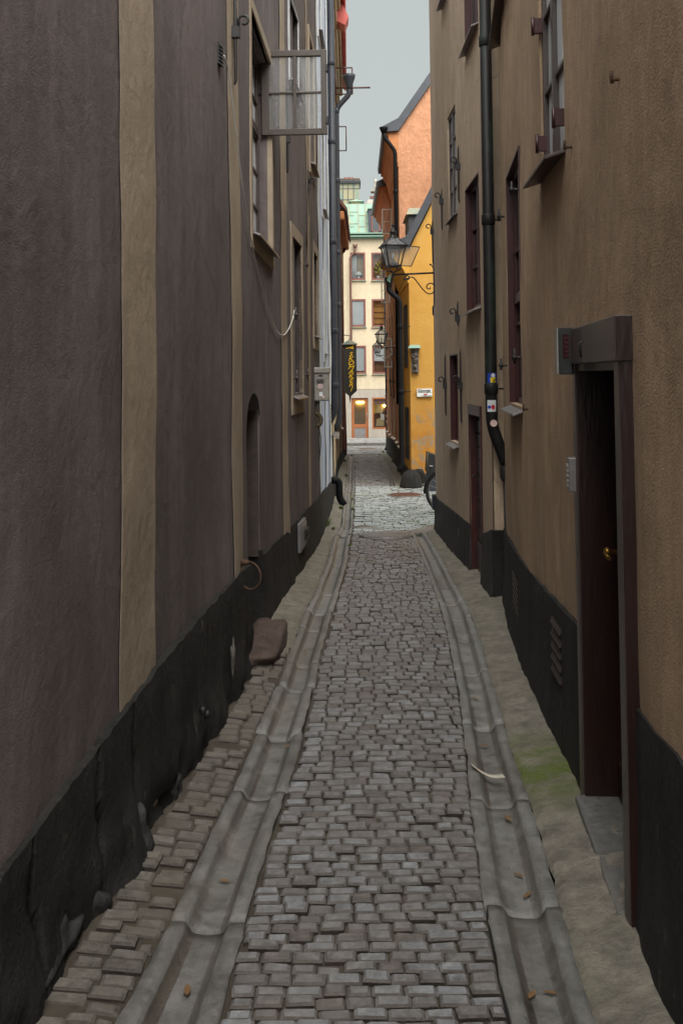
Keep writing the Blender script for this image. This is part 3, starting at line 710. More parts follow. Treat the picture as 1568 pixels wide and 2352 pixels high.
# the arched side doorway with its deep reveal
f = Fr(w.P(ud0, 0), w.P(ud1, 0) - w.P(ud0, 0), w.N(ud0)); L = (w.P(ud1, 0) - w.P(ud0, 0)).length
mb = MB()
for s_ in (0, 1):
    poly = [f(0 if s_ == 0 else L, .002, zdt + .02)]
    for i in range(9):
        a = math.pi / 2 * i / 8; xx = L / 2 - L / 2 * math.sin(a); zz = zdt - .22 + .22 * math.cos(math.pi / 2 - a + 0)  # quarter arch
        xx = L / 2 - L / 2 * math.cos(a); zz = zdt - .22 * (1 - math.sin(a)); poly.append(f(xx if s_ == 0 else L - xx, .002, zz))
    poly.append(f(L / 2, .002, zdt + .02)); mb.prism(poly, -f.n * .5)
mb.build('door_arch', M['brown_plaster'], BL)
mb = MB(); mb.box(f, 0, L, -.56, -.5, -.8, zdt)
for i in range(7): mb.box(f, L * i / 7 + .004, L * (i + 1) / 7 - .004, -.5, -.485, -.7, zdt)
d_ = mb.build('door', M['dark'], BL); mb = MB(); mb.tube([f(.12, -.47, .75), f(.12, -.43, .78), f(.2, -.43, .78)], .01); mb.build('handle', M['iron'], d_)
mb = MB(); zz = ptop(ud0 + .4)
for a0, a1 in ((-.004, .006), (L - .006, L + .004)): mb = MB(); mb.box(f, a0, a1, -.5, .012, -.9, zz); mb.build('reveal_plinth', M['plinth'], BL)
mb = MB(); mb.box(f, L - .03, L + .0, -.5, -.02, ptop(ud1) , zdt - .1); mb.build('reveal_board', M['reveal'], BL)
# windows of the left house
wo, f, L = window(w, hb, BL, M['wood_brown'], M['glass_bright'], 2, 5, casing=M['pale_band'], cw=.09, rec=.10, transom=.62)
BW, BF, BLn = wo, f, L
window(w, h2, BL, M['wood_brown'], M['glass_dark'], 2, 3, casing=M['pale_band'], cw=.13, rec=.1, transom=.55)
window(w, h3, BL, M['wood_brown'], M['glass_dark'], 2, 3, casing=M['pale_band'], cw=.12)
window(w, h4, BL, M['wood_brown'], M['glass_dark'], 2, 2, casing=M['white_band'], cw=.1)
window(w, h0, BL, M['wood_brown'], M['curtain'], 1, 2, casing=M['white_band'], cw=.03)
window(w, h5, BL, M['wood_brown'], M['glass_dark'], 2, 3, casing=M['pale_band'], cw=.1)
window(w, h6, BL, M['wood_brown'], M['glass_dark'], 2, 2, casing=M['white_band'], cw=.1)
window(w, h7, BL, M['wood_brown'], M['glass_dark'], 2, 2, casing=M['white_band'], cw=.1)
# open casement, standing square to the wall
uo = hb[1]; base = w.P(uo, 0, .0); Yc = base.y - .02
pA, pB = atY(609, 118, Yc), atY(752, 310, Yc); x0, x1, z0, z1 = w.P(uo, 0, -.07).x, pB.x, pB.z, pA.z
f = Fr((x0, Yc, 0), (1, -.03, 0), (0, -1, 0)); L = x1 - x0; mb = MB(); b0, b1 = -.02, .02; fw = .052
mb.box(f, 0, fw * 1.2, b0, b1, z0, z1); mb.box(f, L - fw, L, b0, b1, z0, z1)
mb.box(f, fw * 1.2, L - fw, b0, b1 - .001, z1 - fw, z1); mb.box(f, fw * 1.2, L - fw, b0, b1 - .001, z0, z0 + fw)
mb.box(f, L / 2 - .01, L / 2 + .018, b0 + .004, b1 - .004, z0 + fw, z1 - fw); mb.box(f, fw, L - fw, b0 + .006, b1 - .006, (z0 + z1) / 2 - .009, (z0 + z1) / 2 + .009)
oc = mb.build('open_casement', M['wood_brown'], BL, bevel=.003)
p = MB(); p.quad(f(fw, 0, z0 + fw), f(L - fw, 0, z0 + fw), f(L - fw, 0, z1 - fw), f(fw, 0, z1 - fw)); p.build('pane', M['glass_dirty'], oc)
p = MB(); p.tube([f(-.12, -.03, (z0 + z1) / 2), f(.06, -.0, (z0 + z1) / 2 - .005)], .006); p.build('stay_hook', M['iron'], oc)
for zz in (z0 + .12, z1 - .16): p = MB(); p.box(f, L - .012, L + .006, -.03, .03, zz - .03, zz + .03); p.build('latch', M['iron'], oc)
# ties, hinge pins, vent
for a in ((534, -40, 195, 75), (656, 200, 398, 320), (703.5, 385, 500, 430)): anchor(w, a[0], a[1], a[2], a[3], BL)
def pin(w, x, y0, y1, bld, m='iron', out=.045):
    u, z1 = w.hit(x, y0); z0 = w.hit(x, y1)[1]; f = Fr(w.P(u, 0), w.frame(u).t, w.N(u)); mb = MB()
    mb.tube([f(0, out, z0), f(0, out, z1)], .009, 8); mb.lathe(f(0, out, (z0 * .6 + z1 * .4)), [(.017, -.014), (.019, 0), (.017, .014)], 8)
    mb.tube([f(0, -.02, z0 * .6 + z1 * .4), f(0, out, z0 * .6 + z1 * .4)], .009, 8); return mb.build('hinge_pin', M[m], bld)
for x, y0, y1 in ((669, 705 - 0, 735), (696, 748 - 150, 775 - 160), (671, 850 - 0, 880), (697, 845, 872)): pin(w, x, y0, y1, BL, 'sill_dark')
def vent(w, x0, x1, yt, yb, bld, n=6, m='iron', name='vent_grille', out=0):
    u0, u1 = urange(w, x0, x1, (yt + yb) / 2); z1, z0 = w.hit(x0, yt)[1], w.hit(x0, yb)[1]; o = w.P(u0, 0); f = Fr(o, w.P(u1, 0) - o, w.N(u0)); L = u1 - u0; mb = MB()
    mb.box(f, 0, L, -.02, .006, z0, z1)
    for i in range(n):
        za = z0 + (z1 - z0) * (i + .15) / n; h = (z1 - z0) / n * .55; mb.hexa([f(.008, .006, za), f(L - .008, .006, za), f(L - .008, .024 + out, za - .012), f(.008, .024 + out, za - .012), f(.008, .006, za + h), f(L - .008, .006, za + h), f(L - .008, .012 + out, za + h * .6), f(.008, .012 + out, za + h * .6)])
    return mb.build(name, M[m], bld)
vent(w, 500, 506, 95, 145, BL); vent(w, 700.5, 702.5, 530, 560, BL, 4); vent(w, 757.5, 759, 925, 970, BL, 5)
# little iron hatch in the plinth
u0, u1 = urange(w, 679, 692, 1220); z1, z0 = w.hit(690, 1190)[1], w.hit(680, 1270)[1]; o = w.P(u0, 0); f = Fr(o, w.P(u1, 0) - o, w.N(u0)); L = u1 - u0
mb = MB(); mb.box(f, 0, L, 0, .05, z0, z1); mb.box(f, .02, L - .02, .05, .06, z0 + .03, z1 - .03); ht = mb.build('cellar_hatch', M['manhole'], BL, bevel=.006)
mb = MB()
for zz in (z0 + .1, z1 - .12): mb.box(f, L * .55, L + .02, .055, .085, zz - .02, zz + .02)
mb.build('hinge', M['iron'], ht)
# roof
def roof(w, u0, u1, z, side, m, bld, rise=3.2, over=.25, depth=9):
    mb = MB(); a, b = w.P(u0, z, over), w.P(u1, z, over); s_ = side
    c, d = Vector((s_ * depth * .5, b.y, z + rise)), Vector((s_ * depth * .5, a.y, z + rise)); e, g_ = Vector((s_ * depth, b.y, z)), Vector((s_ * depth, a.y, z))
    T = Vector((0, 0, .14))
    mb.hexa([a, b, c, d, a + T, b + T, c + T, d + T]); mb.hexa([d, c, e, g_, d + T, c + T, e + T, g_ + T])
    mb.prism([a, d, g_], (0, .05, 0)); mb.prism([b - Vector((0, .05, 0)), c - Vector((0, .05, 0)), e - Vector((0, .05, 0))], (0, .05, 0))
    return mb.build('roof', m, bld)
roof(w, 0, ULo, ZLo, -1, M['slate'], BL, 2.2, .05); roof(w, ULo, UL, ZL, -1, M['slate'], BL, 2.5, .12)

# ---- right near house
BR = thing('plaster_house', (1.1, 3, 0), 'ochre-brown rough plaster house with red-framed door and black plinth, nearest on the right', 'house')
w = RW; ZR = 5.6; UR = w.u[-1]
ud0, ud1 = urange(w, 1347, 1444, 1100)
ud1b = w.hit(1344, 1000)[0]; ud0b = w.hit(1446, 1000)[0]
zd1 = w.hit(1440, 829)[1]; zd0 = gz(3.6) + .02
DR = (ud0b, ud1b, zd0, zd1, .14); w.holes.append(DR)
r1 = opening(w, 1240, 1292, (1262, -420), (1245, 405), .05)
r2 = opening(w, 1166, 1196, (1168, 392), (1172, 925), .16)
r6 = opening(w, 1144, 1178, (1146, -420), (1146, 85), .14)
wall_mesh(w, 0, UR, -1.6, ZR, 'wall', M['ochre_plaster'], BR, .018)
body(w, 0, UR, ZR, 9, 'wall_core', M['ochre_plaster'], BR); ends(w, UR - .02, ZR, 'end_wall', M['ochre_plaster'], BR); ends(w, .02, ZR, 'end_wall', M['ochre_plaster'], BR)
roof(w, 0, UR, ZR, 1, M['slate'], BR, 2.5, .12)
pt_r = topcurve(w, ((1640, 1830), (1568, 1738), (1490, 1652), (1350, 1457), (1304, 1408), (1275, 1375), (1231, 1324), (1187, 1266), (1162, 1218)))
plinth(w, 0, ud0b - .0, pt_r, 'plinth', M['plinth'], BR, .02, .02); plinth(w, ud1b, UR, pt_r, 'plinth', M['plinth'], BR, .02, .02)
window(w, r1, BR, M['wood_mauve'], M['glass_bright'], 2, 4, rec=.01, sillm=M['sill_dark'], flush=True, sillout=.1, fw=.03)
window(w, r2, BR, M['wood_red'], M['glass_dark'], 2, 3, casing=None, sillm=M['sill'], rec=.045, transom=.45, lining=M['wood_red'])
window(w, r6, BR, M['wood_red'], M['glass_dark'], 2, 3, sillm=M['sill_dark'], rec=.04, sillout=.09, lining=M['wood_red'])
for x, y0, y1, m_ in ((1190, 417, 448, 'iron'), (1158, 480, 510, 'iron'), (1163, 823, 850, 'iron'), (1197, 800, 835, 'iron')): pin(w, x, y0, y1, BR, m_)
for hx, hy in ((1240, 60), (1250, 330), (1290, 270)): 
    u, z = w.hit(hx, hy); f = Fr(w.P(u, 0), w.frame(u).t, w.N(u)); mb = MB(); mb.box(f, -.015, .015, -.01, .035, z - .04, z + .04); mb.tube([f(0, .04, z - .05), f(0, .04, z + .05)], .01, 8); mb.build('hinge', M['wood_red'], BR)
for x, y in ((1425, 182), (1312, 338), (1213, 940)):
    u, z = w.hit(x, y); f = Fr(w.P(u, 0), w.frame(u).t, w.N(u)); mb = MB(); mb.tube([f(0, -.02, z), f(0, .028, z), f(.004, .034, z + .012)], .0065, 8); mb.tube([f(0, .03, z - .012), f(0, .032, z + .03)], .007, 8); mb.build('shutter_hook', M['rust'], BR)
vent(w, 1276, 1299, 1400, 1530, BR, 5, 'sill_dark', out=.008)
vent(w, 1183, 1196, 1300, 1400, BR, 8, 'sill_dark')
# doorway: proud boxed frame
o = w.P(ud0b, 0); f = Fr(o, w.P(ud1b, 0) - o, w.N(ud0b)); L = (w.P(ud1b, 0) - o).length; zt2 = w.hit(1455, 722)[1]
dr = None
mb = MB(); jw = .085
mb.box(f, -jw, .0, -.02, .05, zd0 - .02, zd1); mb.box(f, L, L + jw, -.02, .04, zd0 - .02, zd1)
mb.box(f, -jw - .01, L + jw, -.02, .062, zd1, zt2)
fr_ = mb.build('door_frame', M['wood_mauve'], BR, bevel=.004)
mb = MB(); mb.box(f, -.002, .022, -.15, .045, zd0, zd1); mb.box(f, L - .024, L + .002, -.16, .034, zd0, zd1); mb.box(f, .022, L - .024, -.15, .03, zd1 - .03, zd1 + .002)
mb.box(f, -jw - .01, -jw + .0, -.02, .046, zd0, zd1 - .002); mb.box(f, -jw - .018, -jw - .009, -.02, .058, zd1, zt2 - .004); mb.build('door_lining', M['door_dark'], BR)
mb = MB(); mb.box(f, .022, L - .024, -.18, -.13, zd0 + .03, zd1 - .03)
for a0, a1, c0, c1 in ((.1, L - .1, .25, .85), (.1, L - .1, 1.0, 1.85)): mb.box(f, a0, a1, -.13, -.118, zd0 + c0, zd0 + c1); mb.box(f, a0 + .05, a1 - .05, -.118, -.11, zd0 + c0 + .05, zd0 + c1 - .05)
mb.box(f, .03, L - .03, -.13, -.10, zd0 + .03, zd0 + .17)
dr = mb.build('door', M['door_dark'], BR, bevel=.004)
hu, hz = w.hit(1420, 1332); mb = MB(); hc = L - .12
mb.box(f, hc - .02, hc + .02, -.118, -.105, hz - .1, hz + .08); mb.tube([f(hc, -.11, hz), f(hc, -.05, hz), f(hc - .03, -.045, hz), f(hc - .13, -.045, hz - .004)], .009, 8); mb.lathe(f(hc, -.06, hz), [(.012, -.014), (.022, 0), (.012, .014)], 10, f.n)
mb.build('handle', M['brass'], dr)
mb = MB(); mb.box(f, .0, L, -.17, .075, zd0 - .05, zd0 + .018); mb.build('threshold', M['step_stone'], BR, bevel=.012)
mb = MB(); mb.tube([f(L * .45, .085, zt2 - .07), f(L * .45, .098, zt2 - .075), f(L * .45, .092, zt2 - .13)], .004, 6); mb.build('hook', M['iron'], fr_)

# ---- right far house
BF_ = thing('plaster_house', (1.4, 11, 0), 'lighter ochre plaster house with plank door and small windows beyond the thick downpipe', 'house')
w = RF; ZF = 8.3; UF = w.u[-1]
q3 = opening(w, 1070, 1101, (1068, 437), (1071, 715), .16)
q4 = opening(w, 1029, 1047, (1030, 268), (1030, 508), .04)
q5 = opening(w, 1067, 1097, (1068, -350), (1068, 120), .14)
q7 = opening(w, 1014, 1029, (1016, -300), (1016, 8), .06)
q8 = opening(w, 1034, 1052, (1035, 815), (1038, 1012), .14)
uu0, uu1 = urange(w, 1080, 1106, 1100); zz1 = w.hit(1084, 952)[1]; DF = (uu0, uu1, gz(9.7) - .02, zz1, .12); w.holes.append(DF)
wall_mesh(w, 0, UF, -1.6, ZF, 'wall', M['ochre_far'], BF_, .01)
body(w, 0, UF, ZF, 9, 'wall_core', M['ochre_far'], BF_)
ends(w, UF - .02, ZF, 'end_wall', M['ochre_far'], BF_); ends(w, .02, ZF, 'end_wall', M['ochre_far'], BF_); roof(w, 0, UF, ZF, 1, M['slate'], BF_, 2.5, .12)
pf = topcurve(w, ((1003, 1143), (1040, 1172), (1077, 1202), (1106, 1227), (1131, 1217)))
plinth(w, 0, uu0, pf, 'plinth', M['plinth_far'], BF_, .01, .015); plinth(w, uu1, UF, pf, 'plinth', M['plinth_far'], BF_, .012, .015)
mb = MB(); f0 = Fr(w.P(0, 0), (0, 1, 0), (-1, 0, 0)); mb.wbox(RF.p[0].x - .005, RF.p[0].x + .2, 8.80, 8.87, -.6, pf(0)); mb.build('plinth', M['plinth'], BF_)
window(w, q3, BF_, M['wood_red'], M['glass_dark'], 2, 3, rec=.055, sillm=M['sill'], lining=M['wood_red'])
window(w, q4, BF_, M['wood_mauve'], M['glass_bright'], 2, 4, flush=True, fw=.03, sillm=M['sill_dark'], sillout=.05)
window(w, q5, BF_, M['wood_red'], M['glass_dark'], 2, 3, rec=.055, sillm=M['sill'], lining=M['wood_red'])
window(w, q7, BF_, M['wood_red'], M['glass_dark'], 2, 3, flush=True, sillm=M['sill'])
window(w, q8, BF_, M['wood_red'], M['glass_dark'], 1, 1, rec=.06, sillm=M['sill'], lining=M['wood_red'])
for a in ((1018.5, 430, 528, 460), (1057.5, 330, 465, 380), (1055, 690, 748, 730), (1027, 812, 955, 885), (1063, 800, 972, 885), (997, 500, 608, 530)): anchor(w, a[0], a[1], a[2], a[3], BF_, r=.009)
o = w.P(uu0, 0); f = Fr(o, w.P(uu1, 0) - o, w.N(.5)); L = (w.P(uu1, 0) - o).length; z0 = DF[2]
mb = MB(); mb.box(f, .0, L, -.12, -.08, z0, zz1)
for i in range(9): za = z0 + .35 + (zz1 - z0 - .4) * i / 9; mb.box(f, .03, L - .01, -.08, -.06, za, za + (zz1 - z0 - .4) / 9 - .012)
mb.box(f, .02, L, -.08, -.045, z0 + .02, z0 + .33)
dd = mb.build('door', M['wood_mauve'], BF_, bevel=.003); mb = MB(); mb.tube([f(L - .1, -.06, z0 + 1.0), f(L - .1, -.01, z0 + 1.0), f(L - .2, -.01, z0 + 1.0)], .01); mb.box(f, .03, .3, -.055, -.04, z0 + 1.45, z0 + 1.5); mb.box(f, .03, .3, -.055, -.04, z0 + .42, z0 + .47); mb.build('handle', M['iron'], dd)
mb = MB(); mb.box(f, L, L + .03, -.1, .012, z0, zz1); mb.box(f, -.03, 0, -.1, .012, z0, zz1); mb.box(f, -.03, L + .03, -.1, .018, zz1, zz1 + .1); mb.build('door_frame', M['wood_red'], BF_)
vent(w, 1055, 1058, 1207, 1233, BF_, 4)
# ------------------------------------------------------------------ houses beyond the little square
# left: beige house with the red roof, then the low orange one
LB = Wall([(-.165, 18.75), gp(774, 1091), (gp(780, 1070)[0], 28.2)], -1)
LC = Wall([(LB.p[-1].x + .01, 28.3), gp(788, 1056), (gp(793, 1040)[0], 35.2)], -1)
B1 = thing('beige_house', (0, 22, gz(22)), 'narrow beige house with moulded eaves and red metal roof on the left past the square', 'house')
w = LB; zB = atY(795, 150, 26).z
hs1 = []
for (x0, x1, ya, yb) in ((766, 769, 620, 700), (766, 769, 380, 470), (770, 772.5, 800, 1010), (764, 766, 900, 1000)):
    try: hs1.append(opening(w, x0, x1, (x0, ya), (x0, yb), .1))
    except ValueError: pass
wall_mesh(w, 0, w.u[-1], -2, zB, 'wall', M['cream_plaster'], B1, .008); body(w, 0, w.u[-1], zB, 8, 'wall_core', M['cream_plaster'], B1)
ends(w, .02, zB, 'end_wall', M['cream_plaster'], B1); ends(w, w.u[-1] - .02, zB, 'end_wall', M['cream_plaster'], B1)
for h in hs1: window(w, h, B1, M['wood_red'], M['glass_dark'], 1, 3, rec=.05, sillm=M['sill'])
mb = MB(); U = w.u[-1]
for o0, o1, z0, z1 in ((0, .07, zB - .62, zB - .5), (0, .12, zB - .5, zB - .2), (0, .2, zB - .2, zB - .04)):
    a, b = w.P(0, 0, o1), w.P(U, 0, o1); f = Fr(w.P(0, 0), w.P(U, 0) - w.P(0, 0), w.N(0)); mb.box(f, -.05, (w.P(U, 0) - w.P(0, 0)).length, -.05, o1, z0, z1)
mb.build('cornice', M['cream_plaster'], B1, bevel=.03)
mb = MB(); f = Fr(w.P(0, 0), w.P(U, 0) - w.P(0, 0), w.N(0)); L = (w.P(U, 0) - w.P(0, 0)).length
mb.hexa([f(-.1, .3, zB - .06), f(L, .3, zB - .06), f(L, -4, zB + 3.4), f(-.1, -4, zB + 3.4), f(-.1, .32, zB + .02), f(L, .32, zB + .02), f(L, -4, zB + 3.5), f(-.1, -4, zB + 3.5)])
mb.prism([f(-.1, -.1, zB - .05), f(-.1, -4, zB + 3.35), f(-.1, -8, zB - .05)], f.t * .1); mb.prism([f(L - .1, -.1, zB - .05), f(L - .1, -4, zB + 3.35), f(L - .1, -8, zB - .05)], f.t * .1)
for i in range(int(L / .5)): a = i * .5; mb.hexa([f(a, .3, zB + .0), f(a + .03, .3, zB + .0), f(a + .03, -4, zB + 3.5), f(a, -4, zB + 3.5), f(a, .3, zB + .05), f(a + .03, .3, zB + .05), f(a + .03, -4, zB + 3.54), f(a, -4, zB + 3.54)])
mb.build('roof', M['red_roof'], B1)
mb = MB(); q = atY(778, 28, 21.5); f = Fr((q.x - .12, 21.5, 0), (1, 0, 0), (0, 1, 0))
mb.prism([f(-.2, 0, q.z - .05), f(.25, 0, q.z - .28), f(.33, 0, q.z - .1), f(.22, 0, q.z + .15), f(-.1, 0, q.z + .45), f(-.2, 0, q.z + .4)], (0, .5, 0)); mb.build('dormer_flashing', M['red_roof'], B1)
plB = lambda u: gz(LB.P(u, 0).y) + .35
plinth(LB, 0, U, plB, 'plinth', M['plinth_far'], B1, .01, .01, step=.2)

B2 = thing('orange_house', (.05, 31, gz(31)), 'low orange house with ragged tiled eave on the left before the far street', 'house')
w = LC; zC = atY(788, 545, 34).z; U = w.u[-1]
hC = []
for (u_, z_) in ((1.2, .2), (3.4, .2), (1.2, 2.6), (3.4, 2.6)): h = (u_, u_ + .9, z_, z_ + 1.4, .1); w.holes.append(h); hC.append(h)
wall_mesh(w, 0, U, -2, zC, 'wall', M['cream_plaster'], B2, .01); body(w, 0, U, zC, 8, 'wall_core', M['orange_plaster'], B2)
ends(w, .02, zC, 'end_wall', M['cream_plaster'], B2); ends(w, U - .02, zC, 'end_wall', M['cream_plaster'], B2)
for h in hC: window(w, h, B2, M['wood_red'], M['glass_dark'], 2, 2, rec=.04, sillm=M['sill'])
mb = MB(); f = Fr(w.P(0, 0), w.P(U, 0) - w.P(0, 0), w.N(0)); L = (w.P(U, 0) - w.P(0, 0)).length
n_ = 22
for i in range(n_):
    a0, a1 = L * i / n_, L * (i + 1) / n_ - .01; d_ = .02 * hsh(i * 1.3, 2, 2)
    mb.hexa([f(a0, .26 + d_, zC - .05), f(a1, .26 + d_, zC - .05), f(a1, -3, zC + 4.5), f(a0, -3, zC + 4.5), f(a0, .28 + d_, zC + .05), f(a1, .28 + d_, zC + .05), f(a1, -3, zC + 4.6), f(a0, -3, zC + 4.6)])
for aa in (0, L - .1): mb.prism([f(aa, .0, zC - .05), f(aa, -3, zC + 4.45), f(aa, -8, zC - .05)], f.t * .1)
mb.build('roof', M['tile'], B2)
mb = MB(); mb.box(f, 0, L, -.02, .2, zC - .3, zC - .04); mb.build('cornice', M['orange_plaster'], B2, bevel=.05)
plinth(w, 0, U, lambda u: gz(LC.P(u, 0).y) + .35, 'plinth', M['plinth_far'], B2, .01, .01, step=.2)

# right: the yellow gabled house
YF = 21.55; cx = atY(942, 900, YF).x
YH = thing('yellow_house', (cx + 2.4, YF + 1.8, gz(YF)), 'bright yellow plaster house with dark steep roof facing the square', 'house')
YE = atY(933, 585, YF).z; YE = max(YE, atY(940, 575, YF).z)
slope = 1.95; HWD = 2.3; zA = YE + HWD * slope
yw = Wall([(cx, YF), (cx + 2 * HWD, YF)], -1)
t = NT('yellow_stained'); g_ = t.noise(1.2, (1, 1, 1), 4); col = t.mix(t.ramp(g_, [(.3, 0), (.7, 1)]), (.5, .25, .04), (.56, .31, .07))
sep = t.n.new('ShaderNodeSeparateXYZ'); t.l.new(t.pos, sep.inputs[0]); mr_ = t.n.new('ShaderNodeMapRange')
mr_.inputs[1].default_value = 1.6; mr_.inputs[2].default_value = .2; t.l.new(sep.outputs['Z'], mr_.inputs[0])   # weather stains rise from the foot
wet = t.mix(1, mr_.outputs[0], t.ramp(t.noise(1.5, (1, 1, 1), 5, .7), [(.35, 0), (.6, .8)]), 'MULTIPLY'); col = t.mix(wet, col, (.44, .15, .012))
pz = t.n.new('ShaderNodeMapRange'); pz.inputs[1].default_value = 1.15; pz.inputs[2].default_value = .75; t.l.new(sep.outputs['Z'], pz.inputs[0])
pk = t.mix(1, pz.outputs[0], t.ramp(t.noise(1.9, (1, 1, 1), 6, .72, 1.2), [(.53, 0), (.57, 1)]), 'MULTIPLY'); col = t.mix(pk, col, (.33, .22, .12))
t.bump([(t.noise(8), .008), (t.noise(60), .002)]); M['yellow_st'] = t.set(col, .9)
mb = MB(); n1 = 24
prof = lambda X: YE + (HWD - abs(X - cx - HWD)) * slope
def fn(i, j): X = cx + 2 * HWD * i / n1; z = -1.6 + (prof(X) + 1.6) * j / 30; return (X, YF - .006 * (hsh(X, z, 4) + .5), z)
mb.grid(n1 + 1, 31, fn); mb.build('gable_wall', M['yellow_st'], YH)
mb = MB(); mb.prism([(cx + .002, YF + .01, -2), (cx + 2 * HWD, YF + .01, -2), (cx + 2 * HWD, YF + .01, YE), (cx + HWD, YF + .01, zA), (cx + .002, YF + .01, YE)], (0, 3.5, 0)); mb.build('wall', M['yellow_plaster'], YH)
ov = cx - atY(893, 622, YF).x
pr = [(0, -.75), (-.03, -.75), (-.03, -.66), (-.06, -.62), (-.1, -.5), (-.18, -.36), (-ov * .8, -.24), (-ov * .8, -.12), (-ov, -.1), (-ov, 0), (0, .3)]
mb = MB(); mb.prism([(cx + a, YF - .02, YE + b + .05) for a, b in pr], (0, 3.45, 0)); mb.build('cornice', M['yellow_plaster'], YH)
mb = MB(); th = .3
for s_ in (0, 1):
    mm = (lambda X: X) if s_ == 0 else (lambda X: 2 * (cx + HWD) - X)
    p = [(cx - ov - .04, YE - .03), (cx, YE + .06), (cx + HWD, zA + .05), (cx + HWD, zA + .05 + th), (cx - .05, YE + .3), (cx - ov - .06, YE + .09)]
    mb.prism([(mm(a), YF - .12, b) for a, b in p], (0, 3.65, 0))
mb.build('roof', M['slate'], YH)
d0, d1 = atY(937, 545, 22.2), atY(962, 482, 22.2); mb = MB(); mb.wbox(d0.x, d0.x + .9, 22.0, 23.2, YE + .1, d1.z - .12); dm = mb.build('dormer', M['slate'], YH)
mb = MB(); mb.hexa([(d0.x - .06, 21.92, d1.z - .14), (d0.x + 1, 21.92, d1.z - .14), (d0.x + 1, 23.3, d1.z - .14), (d0.x - .06, 23.3, d1.z - .14), (d0.x + .02, 22.05, d1.z + .02), (d0.x + 1, 22.05, d1.z + .02), (d0.x + 1, 23.1, d1.z + .02), (d0.x + .02, 23.1, d1.z + .02)]); mb.build('dormer_cap', M['copper_old'], dm)
def pl(X): return atY(960, 1086, YF).z
mb = MB()
def fn(i, j):
    X = cx - .05 + (2 * HWD) * i / 80; zt = pl(X) + .03 * hsh(X * 4, 1, 1) + (.09 if X < cx + .25 else 0); t_ = j / 12; z = gz(YF) - .2 + (zt - gz(YF) + .2) * t_
    return (X, YF - .045 - .04 * hsh(X * 4, z * 4, 1) + (.08 if j == 12 else 0), z)
mb.grid(81, 13, fn); mb.build('plinth', M['plinth'], YH)
yside = Wall([(cx, YF), (atY(926, 865, 25.1).x, 25.1)], 1)
mb = MB(); mb.wbox(cx - .05, cx + .02, YF, 25.0, gz(YF) - .3, pl(0)); mb.build('plinth', M['plinth'], YH)
mb = MB(); y0_ = YF + .5
for (za, zb) in ((3.95, 1.9), (1.0, -.15)):
    mb = MB(); mb.wbox(cx - .05, cx + .01, y0_ + .1, y0_ + .75, zb, za if za < 3.9 else 3.3); s_ = mb.build('shutter', M['plinth_far'], YH, bevel=.01)
    mb = MB(); mb.wbox(cx - .09, cx - .05, y0_ + .12, y0_ + .2, zb + .2, zb + .26); mb.build('hinge', M['iron'], s_)
# orange houses on the right
def gabled(nm, label, x_c, y0, y1, ze, sl, hw, mat, smat, ovh, x_c2=None):
    x_c2 = x_c2 if x_c2 is not None else x_c
    b = thing(nm, (x_c + hw, (y0 + y1) / 2, gz(y0)), label, 'house'); zt = ze + hw * sl
    w_ = Wall([(x_c, y0), (x_c2, y1)], 1)
    mb = MB(); n1 = 30
    def fn(i, j): X = x_c + 2 * hw * i / n1; z = -2 + (ze + (hw - abs(X - x_c - hw)) * sl + 2) * j / 36; return (X, y0 - .02 * (hsh(X * .8, z * .8, 4) + .5), z)
    mb.grid(n1 + 1, 37, fn); mb.build('gable_wall', mat, b)
    mb = MB(); q = w_.N(.1)
    mb.prism([(x_c + .3, y0 + .02, -2), (x_c + 2 * hw, y0 + .02, -2), (x_c + 2 * hw, y0 + .02, ze), (x_c + hw, y0 + .02, zt), (x_c + .3, y0 + .02, ze + .3 * sl)], (0, y1 - y0 - .02, 0)); mb.build('wall_core', smat, b)
    pr = [(.35, -.9), (-.02, -.9), (-.02, -.8), (-.07, -.72), (-.1, -.5), (-ovh * .5, -.32), (-ovh * .8, -.2), (-ovh * .8, -.1), (-ovh, -.08), (-ovh, 0), (.35, .35 * sl)]
    mb = MB(); D = Vector((x_c2 - x_c, y1 - y0, 0)); mb.prism([(x_c + a, y0 - .01, ze + bb) for a, bb in pr], D); mb.build('cornice', smat, b)
    mb = MB(); th = .22
    mb.prism([(x_c - ovh - .08, y0 - .1, ze - .02), (x_c, y0 - .1, ze + .01), (x_c + hw, y0 - .1, zt + .01), (x_c + hw, y0 - .1, zt + th * 1.5), (x_c, y0 - .1, ze + th * 1.5), (x_c - ovh - .1, y0 - .1, ze + .12)], D)
    mb.prism([(x_c + 2 * hw + ovh, y0 - .1, ze - .02), (x_c + hw, y0 - .1, zt + .1), (x_c + hw, y0 - .1, zt + .1 + th * 1.4), (x_c + 2 * hw + ovh, y0 - .1, ze + .12)], (0, y1 - y0, 0)); mb.build('roof', M['slate'], b)
    return b, w_
xa = atY(914, 320, 25.2).x; xb_ = atY(903, 865, 30.5).x; xc_ = gp(889, 1041)
OB, ow = gabled('orange_house', 'tall orange house with rough plaster gable rising behind the yellow house', xa, 25.2, 30.5, atY(886, 303, 25.2).z, 1.42, 3.2, M['gable_orange'], M['orange_plaster'], xa - atY(886, 303, 25.2).x, xb_)
OB2, ow2 = gabled('orange_house', 'second orange house standing at the corner of the far street', xb_ + .03, 30.55, xc_[1], atY(868, 428, 30.6).z, 1.3, 3, M['orange_plaster'], M['orange_plaster'], .38, xc_[0])
